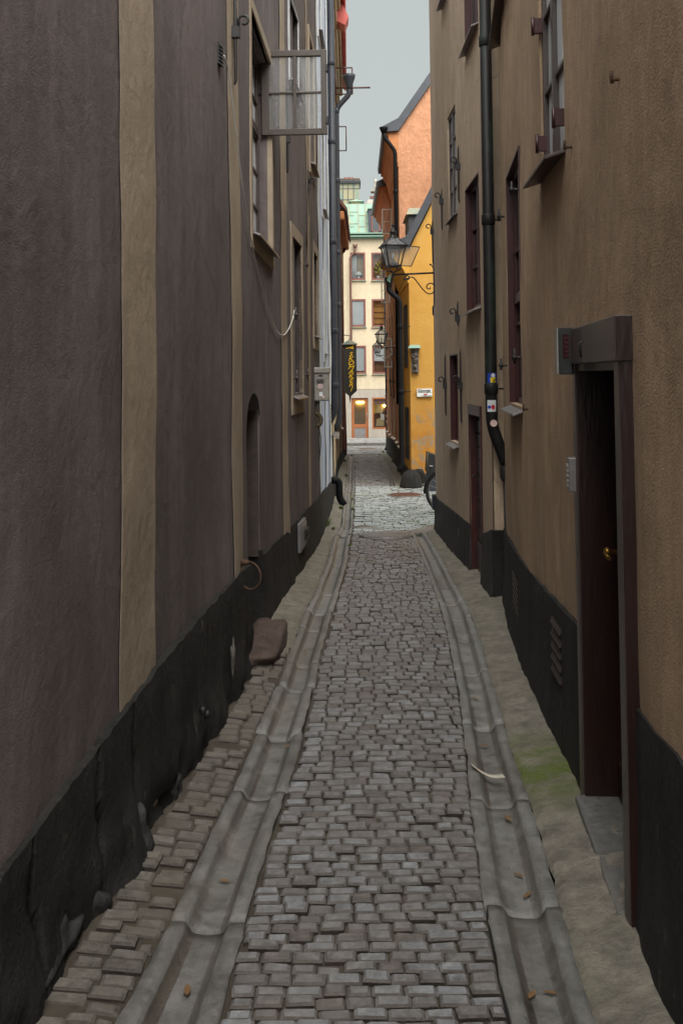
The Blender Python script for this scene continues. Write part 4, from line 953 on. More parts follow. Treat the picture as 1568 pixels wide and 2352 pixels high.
def dress(b, w_, cols, rows, label_h=1.3):
    for u_ in cols:
        for z_ in rows: h = (u_, u_ + .85, z_, z_ + label_h, .09); w_.holes.append(h)
    U = w_.u[-1]; zt = {OB: atY(886, 303, 25.2).z, OB2: atY(868, 428, 30.6).z}[b]
    wall_mesh(w_, 0, U, -2, zt - .5, 'wall', M['orange_plaster'], b, .008)
    ends(w_, .02, zt - .5, 'end_wall', M['orange_plaster'], b, back=.32); ends(w_, U - .02, zt - .5, 'end_wall', M['orange_plaster'], b, back=.32)
    for i, h in enumerate(w_.holes): window(w_, h, b, M['wood_red'] if i % 3 else M['wood_white'], M['glass_bright'], 2, 3, rec=.02, sillm=M['sill'], fw=.05)
    plinth(w_, 0, U, lambda u: gz(w_.P(u, 0).y) + .62, 'plinth', M['plinth_far'], b, .01, .02, step=.2)
    for u_ in (2.0, U - .6):
        f = Fr(w_.P(u_, 0), w_.frame(u_).t, w_.N(u_)); mb = MB(); mb.tube([f(0, .02, 1.05), f(0, .03, 1.6), f(0, .02, 2.1)], .014, 6); mb.box(f, -.02, .02, 0, .06, 1.5, 1.58); mb.build('wall_anchor', M['iron'], b)
zr = gz(30) + .9
dress(OB, ow, (.5, 2.2, 3.9), (zr - .1, zr + 2.6, zr + 5.0)); dress(OB2, ow2, (.6, 2.3, 4.1), (zr - .2, zr + 2.4, zr + 4.8))
def casement(b, w_, u_, xpx0, xpx1, y0, y1, rows):
    base = w_.P(u_, 0, .02); pA, pB = atY(xpx0, y0, base.y), atY(xpx1, y1, base.y); x0, x1 = pA.x, base.x; z0, z1 = pB.z, pA.z
    f = Fr((x0, base.y, 0), (1, 0, 0), (0, -1, 0)); L = max(.2, x1 - x0); mb = MB(); t_ = .035
    for a in ((0, t_, z0, z1), (L - t_, L, z0, z1), (t_, L - t_, z0, z0 + t_), (t_, L - t_, z1 - t_, z1)): mb.box(f, a[0], a[1], -.015, .015, a[2], a[3])
    for r_ in range(1, rows): z = z0 + (z1 - z0) * r_ / rows; mb.box(f, t_, L - t_, -.01, .01, z - .01, z + .01)
    o = mb.build('open_casement', M['wood_white'], b); p = MB(); p.quad(f(t_, 0, z0 + t_), f(L - t_, 0, z0 + t_), f(L - t_, 0, z1 - t_), f(t_, 0, z1 - t_)); p.build('pane', M['glass_clear'], o)
casement(OB, ow, 4.2, 876, 894, 480, 538, 2); casement(OB2, ow2, 1.6, 874, 889, 611, 696, 3); casement(OB2, ow2, .8, 881, 894, 777, 844, 3)

# ------------------------------------------------------------------ the building closing the view
FY = 50.0
def fp(x, y, Y=FY): q = atY(x, y, Y); return q.x, q.z
FB = thing('cream_building', (1, FY, gz(FY)), 'cream building with maroon windows, shopfront and green copper roof closing the end of the lane', 'building')
zg = gz(FY); zs = fp(840, 894)[1]; ztop = fp(820, 548)[1]; f = Fr((0, FY, 0), (1, 0, 0), (0, -1, 0))
def rectpx(x0, x1, y0, y1): a = fp(x0, (y0 + y1) / 2)[0]; b = fp(x1, (y0 + y1) / 2)[0]; return a, b, fp((x0 + x1) / 2, y1)[1], fp((x0 + x1) / 2, y0)[1]
wins = []
for ri, (y0, y1) in enumerate(((580, 643), (687, 750), (794, 858))):
    for ci, (x0, x1) in enumerate(((804, 838.5), (852.5, 887))): wins.append((ri, ci, rectpx(x0 + ri, x1 + ri, y0, y1)))
dr_ = rectpx(807, 845.5, 914, 1011); sh = rectpx(854.5, 893, 913, 985)
def facewall(x0, x1, z0, z1, holes, mat, name, off=0):
    xs, zz = {x0, x1}, {z0, z1}
    for h in holes: xs |= {h[0], h[1]}; zz |= {h[2], h[3]}
    xs, zz = sorted(xs), sorted(zz); mb = MB()
    for i in range(len(xs) - 1):
        for j in range(len(zz) - 1):
            cxx, cz = (xs[i] + xs[i + 1]) / 2, (zz[j] + zz[j + 1]) / 2
            if any(h[0] < cxx < h[1] and h[2] < cz < h[3] for h in holes): continue
            mb.quad(f(xs[i], off, zz[j]), f(xs[i + 1], off, zz[j]), f(xs[i + 1], off, zz[j + 1]), f(xs[i], off, zz[j + 1]))
    for a, b, c, d in holes:
        for p_, q_ in (((a, c), (b, c)), ((b, c), (b, d)), ((b, d), (a, d)), ((a, d), (a, c))): mb.quad(f(p_[0], off, p_[1]), f(q_[0], off, q_[1]), f(q_[0], -.3, q_[1]), f(p_[0], -.3, p_[1]))
    return mb.build(name, mat, FB)
facewall(-5, 8, zs, ztop, [q for _, _, q in wins], M['facade_plaster'], 'upper_wall')
facewall(-5, 8, zg - .5, zs - .012, [dr_, sh], M['facade_stone'], 'ground_floor_wall', .04)
mb = MB(); mb.box(f, -5, 8, -7, -.8, zg - .5, ztop); mb.build('wall_core', M['facade_plaster'], FB)
for ri, ci, (a, b, c, d) in wins:
    mb = MB(); t_ = .085
    for q in ((a, a + t_, c, d), (b - t_, b, c, d), (a + t_, b - t_, c, c + t_), (a + t_, b - t_, d - t_, d)): mb.box(f, q[0], q[1], -.1, .012, q[2], q[3])
    wo = mb.build('window', M['frame_far'], FB); p = MB(); p.quad(f(a + t_, -.055, c + t_), f(b - t_, -.055, c + t_), f(b - t_, -.055, d - t_), f(a + t_, -.055, d - t_)); p.build('pane', M['glass_far'], wo)
    s_ = MB(); s_.box(f, a - .03, b + .03, -.02, .09, c - .06, c - .012); s_.build('sill', M['copper_old'], wo)
    bk = {(0, 0): 'cream_plaster', (0, 1): 'brown_int', (1, 0): 'blind', (1, 1): 'orange_int', (2, 0): 'blind', (2, 1): 'brown_int'}[(ri, ci)]
    q = MB(); q.box(f, a, b, -.45, -.4, c, d); q.box(f, a - .02, a, -.4, -.1, c, d); q.box(f, b, b + .02, -.4, -.1, c, d)
    if bk == 'orange_int':
        for k_ in range(4): q.box(f, a, b, -.4, -.3, c + .3 * k_ + .15, c + .3 * k_ + .18)
    q.build('room', M[bk], wo)
    if bk == 'blind': q = MB(); q.box(f, a + t_, b - t_, -.085, -.075, c + t_ + (.0 if ri == 1 else .05), d - t_); q.build('blind', M['blind'], wo)
    if (ri, ci) == (2, 1): q = MB(); q.box(f, a + t_, b - t_, -.085, -.075, c + (d - c) * .45, d - t_); q.build('blind', M['blind'], wo)
    if (ri, ci) == (0, 0):
        q = MB()
        for k_ in range(5): q.tube([f(a + .1 + k_ * .05, -.2, c + .1), f(a + .1 + k_ * .05, -.2, d - .1)], .028, 6)
        q.build('curtain', M['curtain'], wo)
# things on the window sills
a, b, c, d = [q for r_, c_, q in wins if (r_, c_) == (0, 0)][0]; mb = MB()
mb.lathe(f((a + b) / 2 + .05, -.25, c + .06), [(.09, 0), (.09, .02), (.06, .03), (.06, .22), (.04, .24)], 16); lo_ = mb.build('table_lamp', M['white'])
tag(lo_, 'white mushroom-shaped table lamp on the top-left window sill of the cream building', 'lamp')
mb = MB(); mb.lathe(f((a + b) / 2 + .05, -.25, c + .25), [(.17, 0), (.175, .05), (.14, .13), (.07, .18), (.01, .19)], 18); mb.build('lamp_shade', M['white'], lo_)
a, b, c, d = [q for r_, c_, q in wins if (r_, c_) == (0, 1)][0]; mb = MB(); X0 = a + .35
mb.lathe(f(X0, -.25, c + .06), [(.08, 0), (.1, .16), (.09, .16)], 12); po = mb.build('potted_plant', M['white']); tag(po, 'leafy yellow-green pot plant behind the top-right window of the cream building', 'plant')
mb = MB(); mb.tube([f(X0, -.25, c + .2), f(X0 - .03, -.25, c + .5), f(X0 + .02, -.25, c + .85)], .012, 5); mb.build('stem', M['leaf'], po)
M['leaf_y'] = simple('yellow_green_leaf', (.5, .5, .04), .5, 0, .2)
mb = MB()
for k_ in range(9):
    an = k_ * 2.4; zz = c + .35 + k_ * .07; r_ = .2; cc = f(X0 + math.cos(an) * r_ * .6, -.25 + math.sin(an) * .1, zz); dx_ = Vector((math.cos(an), math.sin(an) * .3, .5)).normalized(); up = dx_.orthogonal().normalized()
    mb.hexa([cc - dx_ * .11 - up * .012, cc - up * .055, cc + dx_ * .12, cc + up * .055, *[v + Vector((0, .006, 0)) for v in (cc - dx_ * .11 - up * .012, cc - up * .055, cc + dx_ * .12, cc + up * .055)]])
mb.build('foliage', M['leaf_y'], po)
# cornice and copper roof
mb = MB(); mb.box(f, -5.2, 8.2, -.2, .14, ztop - .02, ztop + .06); mb.box(f, -5.2, 8.2, -.2, .28, ztop + .06, ztop + .12); mb.build('cornice', M['copper'], FB)
mb = MB(); mb.box(f, -5.2, 8.2, -.2, .2, ztop + .12, ztop + .2); mb.build('gutter_shadow_board', M['pipe_slate'], FB)
mb = MB(); mb.box(f, -5.2, 8.2, -.2, .3, ztop + .2, ztop + .26); mb.build('gutter', M['copper'], FB)
zr0 = ztop + .26; zr1 = fp(820, 472, 51.5)[1]; mb = MB()
mb.hexa([(-5, FY + .3, zr0), (8, FY + .3, zr0), (8, FY + 7, zr0), (-5, FY + 7, zr0), (-5, FY + 1.1, zr1), (8, FY + 1.1, zr1), (8, FY + 6, zr1), (-5, FY + 6, zr1)])
ro = mb.build('roof', M['copper'], FB)
mb = MB()
xs_ = [fp(x, 500)[0] for x in (793, 802, 823, 840)] + [fp(840, 500)[0] + k_ * .45 for k_ in range(2, 14)] + [fp(793, 500)[0] - k_ * .45 for k_ in range(1, 10)]
for x in xs_: mb.hexa([(x - .018, FY + .24, zr0), (x + .018, FY + .24, zr0), (x + .018, FY + .35, zr0), (x - .018, FY + .35, zr0), (x - .018, FY + 1.04, zr1), (x + .018, FY + 1.04, zr1), (x + .018, FY + 1.15, zr1), (x - .018, FY + 1.15, zr1)])
for i, x in enumerate(xs_[:4]):
    for k_ in (.25 + .1 * (i % 2), .62 + .12 * (i % 2)): z = zr0 + (zr1 - zr0) * k_; yy = FY + .3 + .8 * k_; mb.wbox(x, x + .44, yy - .025, yy + .02, z - .012, z + .012)
mb.build('roof_seam', M['copper_old'], ro)
# dormer
a, b = fp(846, 510)[0], fp(900, 510)[0]; zt_ = fp(866, 479)[1]; mb = MB(); mb.wbox(a, b, FY + .12, FY + 2, zr0, zt_); dm = mb.build('dormer', M['slate'], FB, bevel=.02)
mb = MB(); mb.wbox(a - .04, b + .04, FY + .06, FY + 2.1, zt_, zt_ + .05); mb.build('dormer_cap', M['copper'], dm)
a, b = fp(852.5, 510)[0], fp(869, 510)[0] + .08; c, d = zr0 + .04, fp(860, 492)[1]; mb = MB()
for q in ((a, a + .07, c, d), (b - .07, b, c, d), (a, b, c, c + .07), (a, b, d - .07, d)): mb.wbox(q[0], q[1], FY + .05, FY + .115, q[2], q[3])
mb.build('dormer_window', M['frame_far'], dm); mb = MB(); mb.wbox(a + .07, b - .07, FY + .085, FY + .1, c + .07, d - .07); mb.build('dormer_pane', M['glass_dark'], dm)
# tall copper-clad stack
TY = 53.5; a, b = fp(778, 440, TY)[0], fp(825, 440, TY)[0]; c, d = zr1 - 2, fp(800, 412, TY)[1]; mb = MB(); mb.wbox(a, b, TY, TY + 1.6, c, d); tw = mb.build('roof_tower', M['copper_old'], FB)
mb = MB()
for x in (fp(787, 440, TY)[0], fp(799, 440, TY)[0], fp(812, 440, TY)[0]): mb.wbox(x - .015, x + .015, TY - .03, TY, c, d)
for z in (d - .5, d - 1.1): mb.wbox(a, b, TY - .025, TY, z - .012, z + .012)
mb.build('seam', M['slate'], tw); mb = MB(); mb.wbox(a - .08, b + .08, TY - .12, TY + 1.7, d - .22, d - .08); mb.build('guard_rail', M['pipe_slate'], tw)
mb = MB(); mb.wbox(a - .03, b + .03, TY - .04, TY + 1.65, d, d + .05); mb.build('tower_cap', M['pipe_brown'], tw)
for x in (795.5, 806.5):
    q = fp(x, 405, TY); mb = MB(); mb.lathe((q[0], TY + .5, d), [(.13, 0), (.13, .2), (.1, .2)], 16); mb.build('chimney', M['pipe_brown'], tw)
q = fp(818, 466, 52); mb = MB(); mb.wbox(q[0] - .28, q[0] + .28, 51.6, 52.2, zr1, q[1]); cc = mb.build('roof_vent', M['copper_old'], FB); mb = MB()
mb.hexa([(q[0] - .4, 51.5, q[1]), (q[0] + .4, 51.5, q[1]), (q[0] + .4, 52.3, q[1]), (q[0] - .4, 52.3, q[1]), (q[0] - .05, 51.85, q[1] + .16), (q[0] + .05, 51.85, q[1] + .16), (q[0] + .05, 51.95, q[1] + .16), (q[0] - .05, 51.95, q[1] + .16)]); mb.build('vent_hood', M['copper'], cc)
# shop door and shop window
a, b, c, d = dr_; mb = MB(); t_ = .14
for q in ((a, a + t_, c, d), (b - t_, b, c, d), (a + t_, b - t_, d - t_, d), (a + t_, b - t_, c + .62, c + .8)): mb.box(f, q[0], q[1], -.12, -.03, q[2], q[3])
do = mb.build('door', M['shopwood'], FB); mb = MB(); mb.box(f, a + t_, b - t_, -.11, -.05, c + .03, c + .62); mb.build('kick_plate', M['manhole'], do)
mb = MB(); mb.quad(f(a + t_, -.07, c + .8), f(b - t_, -.07, c + .8), f(b - t_, -.07, d - t_), f(a + t_, -.07, d - t_)); mb.build('pane', M['glass_far'], do)
mb = MB(); mb.box(f, a, b, -1.6, -1.5, c, d); mb.box(f, a - .02, a, -1.5, -.12, c, d); mb.box(f, a, b, -1.5, -.12, d, d + .02); mb.build('hallway', M['dark'], do)
mb = MB(); mb.box(f, (a + b) / 2 + .05, b - .02, -1.3, -1.2, c, d - .1); mb.build('hallway_wall', M['orange_int'], do)
em = bpy.data.materials.new('lit_tube'); em.use_nodes = True; em.node_tree.nodes['Principled BSDF'].inputs['Emission Color'].default_value = (1, .6, .15, 1); em.node_tree.nodes['Principled BSDF'].inputs['Emission Strength'].default_value = 6
mb = MB(); mb.box(f, (a + b) / 2 - .15, (a + b) / 2 + .22, -.8, -.7, d - .27, d - .2); mb.build('ceiling_lamp', em, do)
mb = MB(); mb.tube([f(b - .07, 0, c + 1.0), f(b - .07, .04, c + 1.03), f(b - .07, .04, c + 1.35), f(b - .07, 0, c + 1.38)], .015, 6); mb.build('handle', M['sill'], do)
a, b, c, d = sh; mb = MB(); t_ = .075
for q in ((a, a + t_, c, d), (b - t_, b, c, d), (a + t_, b - t_, d - t_, d), (a + t_, b - t_, c, c + t_)): mb.box(f, q[0], q[1], -.1, .05, q[2], q[3])
sw = mb.build('shop_window', M['shopwood'], FB); mb = MB(); mb.quad(f(a + t_, -.05, c + t_), f(b - t_, -.05, c + t_), f(b - t_, -.05, d - t_), f(a + t_, -.05, d - t_)); mb.build('pane', M['glass_far'], sw)
mb = MB(); mb.box(f, a - .1, b + .1, -.75, -.7, c, d)
for k_ in range(3): mb.box(f, a + .35, b, -.7, -.5, c + .3 + k_ * .28, c + .33 + k_ * .28)
mb.build('shop_shelving', M['brown_int'], sw)
mb = MB(); mb.box(f, a + t_, b - t_, -.09, -.085, d - t_ - .27, d - t_); mb.build('fascia_strip', M['facade_stone'], sw)
text_obj('shop_lettering', 'ENADA', .27, M['frame_far'], sw, basis(f((a + b) / 2, -.036, d - t_ - .14), (1, 0, 0), (0, 0, 1)), sx=.82)
mb = MB(); mb.lump(f(b - .22, -.3, d - .42), .06, (1, 1, 1.2), 0); mb.build('window_lamp', em, sw)
M['cloth'] = simple('cream_cloth', (.62, .5, .27), .9, 0, .1); M['cloth_y'] = simple('yellow_cloth', (.75, .55, .02), .9)
def garment(x, z, wd, h, m, label, cat, name, flare=1.):
    mb = MB(); mb.prism([f(x - wd * .5 * flare, -.35, z), f(x + wd * .5 * flare, -.35, z), f(x + wd * .46, -.35, z + h * .6), f(x + wd * .5, -.35, z + h * .85), f(x + wd * .12, -.35, z + h), f(x - wd * .12, -.35, z + h), f(x - wd * .5, -.35, z + h * .85), f(x - wd * .46, -.35, z + h * .6)], (0, .1, 0))
    o = mb.build(name, m, bevel=.03); tag(o, label, cat)
    if name == 'blouse':
        for s_ in (-1, 1): mb = MB(); mb.tube([f(x + s_ * wd * .42, -.4, z + h * .86), f(x + s_ * wd * .62, -.42, z + h * .45), f(x + s_ * wd * .6, -.4, z + h * .05)], [.07, .06, .055], 8); mb.build('sleeve', m, o)
garment(a + .36, c + .78, .36, .68, M['cloth'], 'cream blouse hanging in the shop window at the end of the lane', 'blouse', 'blouse')
garment(a + .4, c + .1, .4, .42, M['cloth'], 'cream pleated skirt displayed under the blouse in the shop window', 'skirt', 'skirt', 1.2)
garment(a + .11, c + .75, .12, .5, M['cloth_y'], 'narrow yellow garment at the left edge of the shop window', 'garment', 'garment')
mb = MB(); mb.box(Fr(f(a + .42, -.28, c + .45), (1, 0, -.3), (0, -1, 0)), 0, .2, 0, .01, 0, .32); tag(mb.build('price_card', M['white']), 'tilted white card standing in the shop window', 'card')
# ornate gable further off
GY = 62; gx, gz0 = fp(848, 476, GY); OG = thing('ornate_gable_house', (gx + 2, GY, gz(60)), 'distant pink house whose white scrolled gable shows above the copper roof', 'house')
mb = MB(); x1 = fp(870, 450, GY)[0]; mb.wbox(x1, x1 + 5, GY, GY + 5, -3, fp(870, 440, GY)[1]); mb.build('wall', simple('pink_plaster', (.55, .24, .2), .9), OG)
mb = MB(); zt_ = fp(870, 440, GY)[1]; ce = x1 + .75
pts = [(ce + .8 * math.cos(math.pi * i / 12), zt_ + .55 * math.sin(math.pi * i / 12)) for i in range(13)]
mb.prism([(x, GY - .1, z) for x, z in pts], (0, .4, 0)); mb.wbox(x1 - .3, x1, GY - .2, GY + .4, zt_ - 1.9, zt_ + .05); mb.wbox(x1 - .5, x1 + 1.8, GY - .25, GY + .5, zt_ - .02, zt_ + .12); mb.lathe((x1 - .2, GY, zt_ + .1), [(.16, 0), (.1, .1), (.14, .25), (.05, .35), (.13, .5), (.1, .62), (.02, .7)], 12)
mb.build('gable_trim', M['facade_stone'], OG)
mb = MB(); mb.lump((x1 - .55, GY - .1, zt_ - .9), .3, (1, 1, 1.2), .5, 3); mb.build('scroll_carving', M['facade_stone'], OG)
mb = MB(); mb.wbox(fp(849, 455, GY)[0], x1 - .3, GY - .1, GY + .1, fp(850, 456, GY)[1], fp(850, 451, GY)[1]); mb.build('spout', M['frame_far'], OG)
# ------------------------------------------------------------------ downpipes
def bend(pts, r=.12, n=6):
    P = [Vector(p) for p in pts]; out = [P[0]]
    for i in range(1, len(P) - 1):
        a, b, c = P[i - 1], P[i], P[i + 1]; d1 = (a - b); d2 = (c - b); k = min(r, d1.length * .45, d2.length * .45); p0 = b + d1.normalized() * k; p2 = b + d2.normalized() * k
        for j in range(n + 1): t = j / n; out.append(p0 * (1 - t) ** 2 + b * 2 * t * (1 - t) + p2 * t * t)
    out.append(P[-1]); return out
def downpipe(pts, r, mat, label, wallx=None, collars=(), funnel=None, rb=.14, group=None):
    mb = MB(); mb.tube(bend(pts, rb), r, 16, cap=True); o = mb.build('downpipe', mat); tag(o, label, 'downpipe', group)
    for c in collars:
        mb = MB(); mb.lathe(Vector(c) - Vector((0, 0, .05)), [(r * 1.02, 0), (r * 1.16, .01), (r * 1.16, .09), (r * 1.02, .1)], 16)
        if wallx is not None: mb.tube([c, (wallx, c[1], c[2])], .008, 6)
        mb.build('pipe_clamp', mat, o)
    if funnel:
        mb = MB(); mb.lathe(funnel[0], funnel[1], 16); mb.build('hopper', mat, o)
    return o
# the thick patinated pipe in the corner on the right
Yp = 8.62; a = atY(1110, 0, Yp); b = atY(1129, 985, Yp); px_ = (atY(1113, 100, Yp).x + atY(1128, 850, Yp).x) / 2
r_ = 13.6 / F * Yp
zb = b.z; pe = atY(1158, 1046, Yp + .02)
dp = downpipe([(px_, Yp, 7.7), (px_, Yp, zb + .02), (pe.x - .02, Yp + .0, pe.z + .02), (pe.x + .01, Yp, pe.z - .08)], r_, M['pipe_green'], 'thick black downpipe with green patina in the corner between the two ochre houses', 1.42,
    [(px_, Yp, atY(1125, 893, Yp).z), (px_, Yp, atY(1120, 505, Yp).z), (px_, Yp, atY(1110, 95, Yp).z)], rb=.13)
mb = MB(); x_ = pe.x + .0; mb.lathe((x_, Yp, pe.z - .22), [(.03, 0), (.045, .03), (.045, .14), (.03, .16)], 12); mb.tube([(x_, Yp, pe.z - .2), (x_ + .004, Yp, -.15)], .018, 8); mb.build('ground_lead', M['iron'], dp)
M['stk_blue'] = simple('blue_sticker', (.02, .06, .4), .4); M['stk_yel'] = simple('yellow_sticker', (.8, .6, .02), .4); M['stk_wht'] = simple('white_sticker', (.7, .72, .75), .4); M['stk_red'] = simple('red_sticker', (.55, .03, .04), .4); M['stk_pink'] = simple('pale_pink_sticker', (.75, .55, .5), .3)
def patch(cx_, Yc, r, zc, ang, w_, h_, m, name, parent, lift=.0015, rnd=False):
    mb = MB(); n = 8
    if rnd:
        R_ = r + lift; pts = []
        for k in range(20): a = 2 * math.pi * k / 20; th = ang + w_ / 2 / R_ * math.cos(a); pts.append((cx_ + R_ * math.sin(th), Yc - R_ * math.cos(th), zc + h_ / 2 * math.sin(a)))
        b = len(mb.v); mb.v += [Vector(p) for p in pts]; mb.v.append(Vector((cx_ + R_ * math.sin(ang), Yc - R_ * math.cos(ang), zc)))
        for k in range(20): mb.face((b + k, b + (k + 1) % 20, b + 20))
    else:
        R_ = r + lift
        def fn(i, j): th = ang + (i / n - .5) * w_ / R_; return (cx_ + R_ * math.sin(th), Yc - R_ * math.cos(th), zc + (j - .5) * h_)
        mb.grid(n + 1, 2, fn)
    return mb.build(name, m, parent)
z1 = atY(1127, 868, Yp).z; s1 = patch(px_, Yp, r_, z1, .05, .085, .085, M['stk_blue'], 'sticker', dp); patch(px_, Yp, r_, z1 - .018, .22, .05, .045, M['stk_yel'], 'sticker_panel', s1, .0025); patch(px_, Yp, r_, z1 + .022, .2, .035, .035, M['stk_wht'], 'sticker_face', s1, .0025, True)
mb = MB(); q = Vector((px_ + .02, Yp - r_ - .004, z1 - .02)); mb.tube([q + Vector((-.012, 0, -.01)), q + Vector((0, 0, .002)), q + Vector((.012, 0, .012))], .003, 5); mb.build('sticker_cat', M['blackpaint'], s1)
z1 = atY(1123, 932, Yp).z; s1 = patch(px_, Yp, r_, z1, -.1, .08, .1, M['stk_wht'], 'sticker', dp); patch(px_, Yp, r_, z1 - .01, .12, .036, .042, M['stk_red'], 'sticker_shield', s1, .0025, True); patch(px_, Yp, r_, z1 - .01, -.5, .03, .03, M['stk_blue'], 'sticker_ring', s1, .0025, True)
mb = MB(); q = atY(1133, 972, Yp - r_ - .01); mb.lathe(q, [(.03, 0), (.03, .004)], 20, (0, -1, 0)); mb.build('round_sticker', M['stk_pink'], dp)
# wall rust streak strips beside the pipe are left to the plaster
# left pipes at the end of the brown house
Y1 = 17.7; x1 = (atY(756, 60, Y1).x + atY(769, 850, Y1).x) / 2 + .005; r1_ = 8.2 / F * Y1; zt1 = 9.7
ze = atY(766, 935, Y1).z; pw = atY(758, 965, Y1)
downpipe([(x1, Y1, zt1), (x1, Y1, ze - .06), (pw.x - .02, Y1, pw.z - .03)], r1_, M['pipe_slate'], 'slate grey downpipe turning into the wall at the far end of the brown house', -.2, [(x1, Y1, atY(765, y, Y1).z) for y in (145, 325, 555, 760, 885)], rb=.16)
Y2 = 19.6; x2 = atY(772, 500, Y2).x + .025; r2_ = 6.2 / F * Y2; zf = atY(800, 178, Y2).z; xf = atY(801, 178, Y2).x; pw = atY(768, 990, Y2)
downpipe([(xf, Y2, zf - .2), (xf, Y2, zf - .34), (x2, Y2, zf - .62), (x2, Y2, atY(772, 965, Y2).z), (pw.x, Y2, pw.z)], r2_, M['pipe_slate'], 'second grey downpipe with hopper head under the red roof of the beige house', -.17,
    [(x2, Y2, atY(770, y, Y2).z) for y in (255, 415, 580, 700)], ((xf, Y2, zf - .25), [(r2_, 0), (r2_ * 1.1, .06), (.12, .24), (.13, .3), (.11, .3)]), rb=.12)
Y3 = 17.35; a, b, c, d = atY(766, 1103, Y3), atY(778, 1105, Y3), atY(780, 1145, Y3), atY(790, 1160, Y3)
M['pipe_foot'] = M['pipe_black']
downpipe([(a.x - .05, Y3, a.z), (b.x, Y3, a.z - .005), (c.x + .0, Y3, c.z), (d.x, Y3, d.z)], .062, M['pipe_black'], 'short black outlet pipe bending from the plinth down to the left gutter', rb=.1)
Y5 = 31.5; a, b = atY(781.5, 700, Y5), atY(793, 1046, Y5)
a0 = atY(775, 400, Y5)
mb = MB(); mb.tube([(a.x - .03, Y5, 5.5), (a.x, Y5, a.z), (b.x - .02, Y5, b.z + .25), (b.x + .02, Y5, b.z)], [.08, .08, .08, .02], 12); tag(mb.build('downpipe', M['pipe_brown']), 'dark leaning downpipe with pointed shoe on the low orange house', 'downpipe')
Y6 = 36.2; q = atY(885.7, 800, Y6)
downpipe([(q.x, Y6, 7.1), (q.x, Y6, atY(886, 1030, Y6).z + .1), (q.x - .07, Y6, atY(886, 1034, Y6).z)], 2.5 / F * Y6, M['pipe_slate'], 'thin dark downpipe covered in stickers at the corner of the second orange house', None, [(q.x, Y6, 1.0), (q.x, Y6, 4)])
for y_, m_ in ((940, 'stk_red'), (955, 'stk_wht'), (968, 'stk_wht'), (905, 'stk_wht')): patch(q.x, Y6, 2.5 / F * Y6, atY(886, y_, Y6).z, .1, .05, .09, M[m_], 'sticker', bpy.data.objects[[o.name for o in COL.objects if o.name.startswith('downpipe')][-1]])
Y7 = 21.3; x7 = atY(920, 850, Y7).x; r7 = 6.2 / F * Y7; xh = atY(893, 640, Y7).x; zh = atY(893, 645, Y7).z
downpipe([(xh, Y7, zh - .1), (xh, Y7, zh - .22), (x7, Y7, zh - .42), (x7, Y7, atY(922, 1070, Y7).z), (x7 - .07, Y7, atY(918, 1081, Y7).z)], r7, M['pipe_black'], 'black downpipe with funnel hopper on the corner of the yellow house', cx, [(x7, Y7, atY(920, y, Y7).z) for y in (750, 900)], ((xh, Y7, zh - .15), [(r7, 0), (r7 * 1.05, .03), (.095, .2), (.1, .22), (.08, .22)]), rb=.09)
Y8 = 25.0; x8 = atY(909, 500, Y8).x; xh = atY(881, 310, Y8).x; zh = atY(881, 306, Y8).z
downpipe([(xh, Y8, zh), (xh + .03, Y8, zh - .12), (x8, Y8, zh - .45), (x8, Y8, 1)], 4.6 / F * Y8, M['pipe_black'], 'black downpipe dropping from the eave of the tall orange house', None, [(x8, Y8, atY(909, 440, Y8).z)], ((xh, Y8, zh - .02), [(.05, 0), (.11, .14), (.11, .17), (.09, .17)]), rb=.12)
pts = [atY(815, 566, 49.8), atY(815, 578, 49.8), atY(804, 590, 49.8), atY(807, 790, 49.8), atY(807, 1000, 49.8)]; pts = [(p.x, 49.82, p.z) for p in pts]; pts[3] = (pts[2][0], 49.82, pts[3][2]); pts[4] = (pts[2][0], 49.82, zs)
downpipe(pts, .055, M['pipe_brown'], 'reddish-brown downpipe with square collar on the cream building', None, [], ((pts[0][0], 49.82, pts[0][2] - .1), [(.05, 0), (.14, .2), (.12, .2)]), rb=.12)
# drain hopper of the low orange house
q = atY(791, 553, 34.6); downpipe([(q.x, 34.6, q.z - .1), (q.x, 34.6, q.z - .35), (q.x - .35, 34.6, q.z - .6)], .055, M['pipe_brown'], 'short brown gutter outlet under the ragged eave of the low orange house', None, [], ((q.x, 34.6, q.z - .12), [(.055, 0), (.17, .22), (.15, .22)]), rb=.1)

# iron-framed casements and a rod standing out against the sky from the beige house
def skyframe(x0, x1, y0, y1, Y, lab, bar=None):
    a, b = atY(x0, y0, Y), atY(x1, y1, Y); mb = MB(); r_ = .016
    P_ = [(a.x, Y, a.z), (b.x, Y, a.z), (b.x, Y, b.z), (a.x, Y, b.z)]
    for i in range(4): mb.tube([P_[i], P_[(i + 1) % 4]], r_, 6)
    if bar: c = atY(bar[0], bar[2], Y); d = atY(bar[1], bar[2], Y); mb.tube([c, (d.x, Y, c.z)], .02, 6)
    mb.build('open_casement', M['wood_red'], B1)
skyframe(770, 809, 156, 216, 22.5, '', (772, 850, 202)); skyframe(770, 795, 291, 346, 27, '')
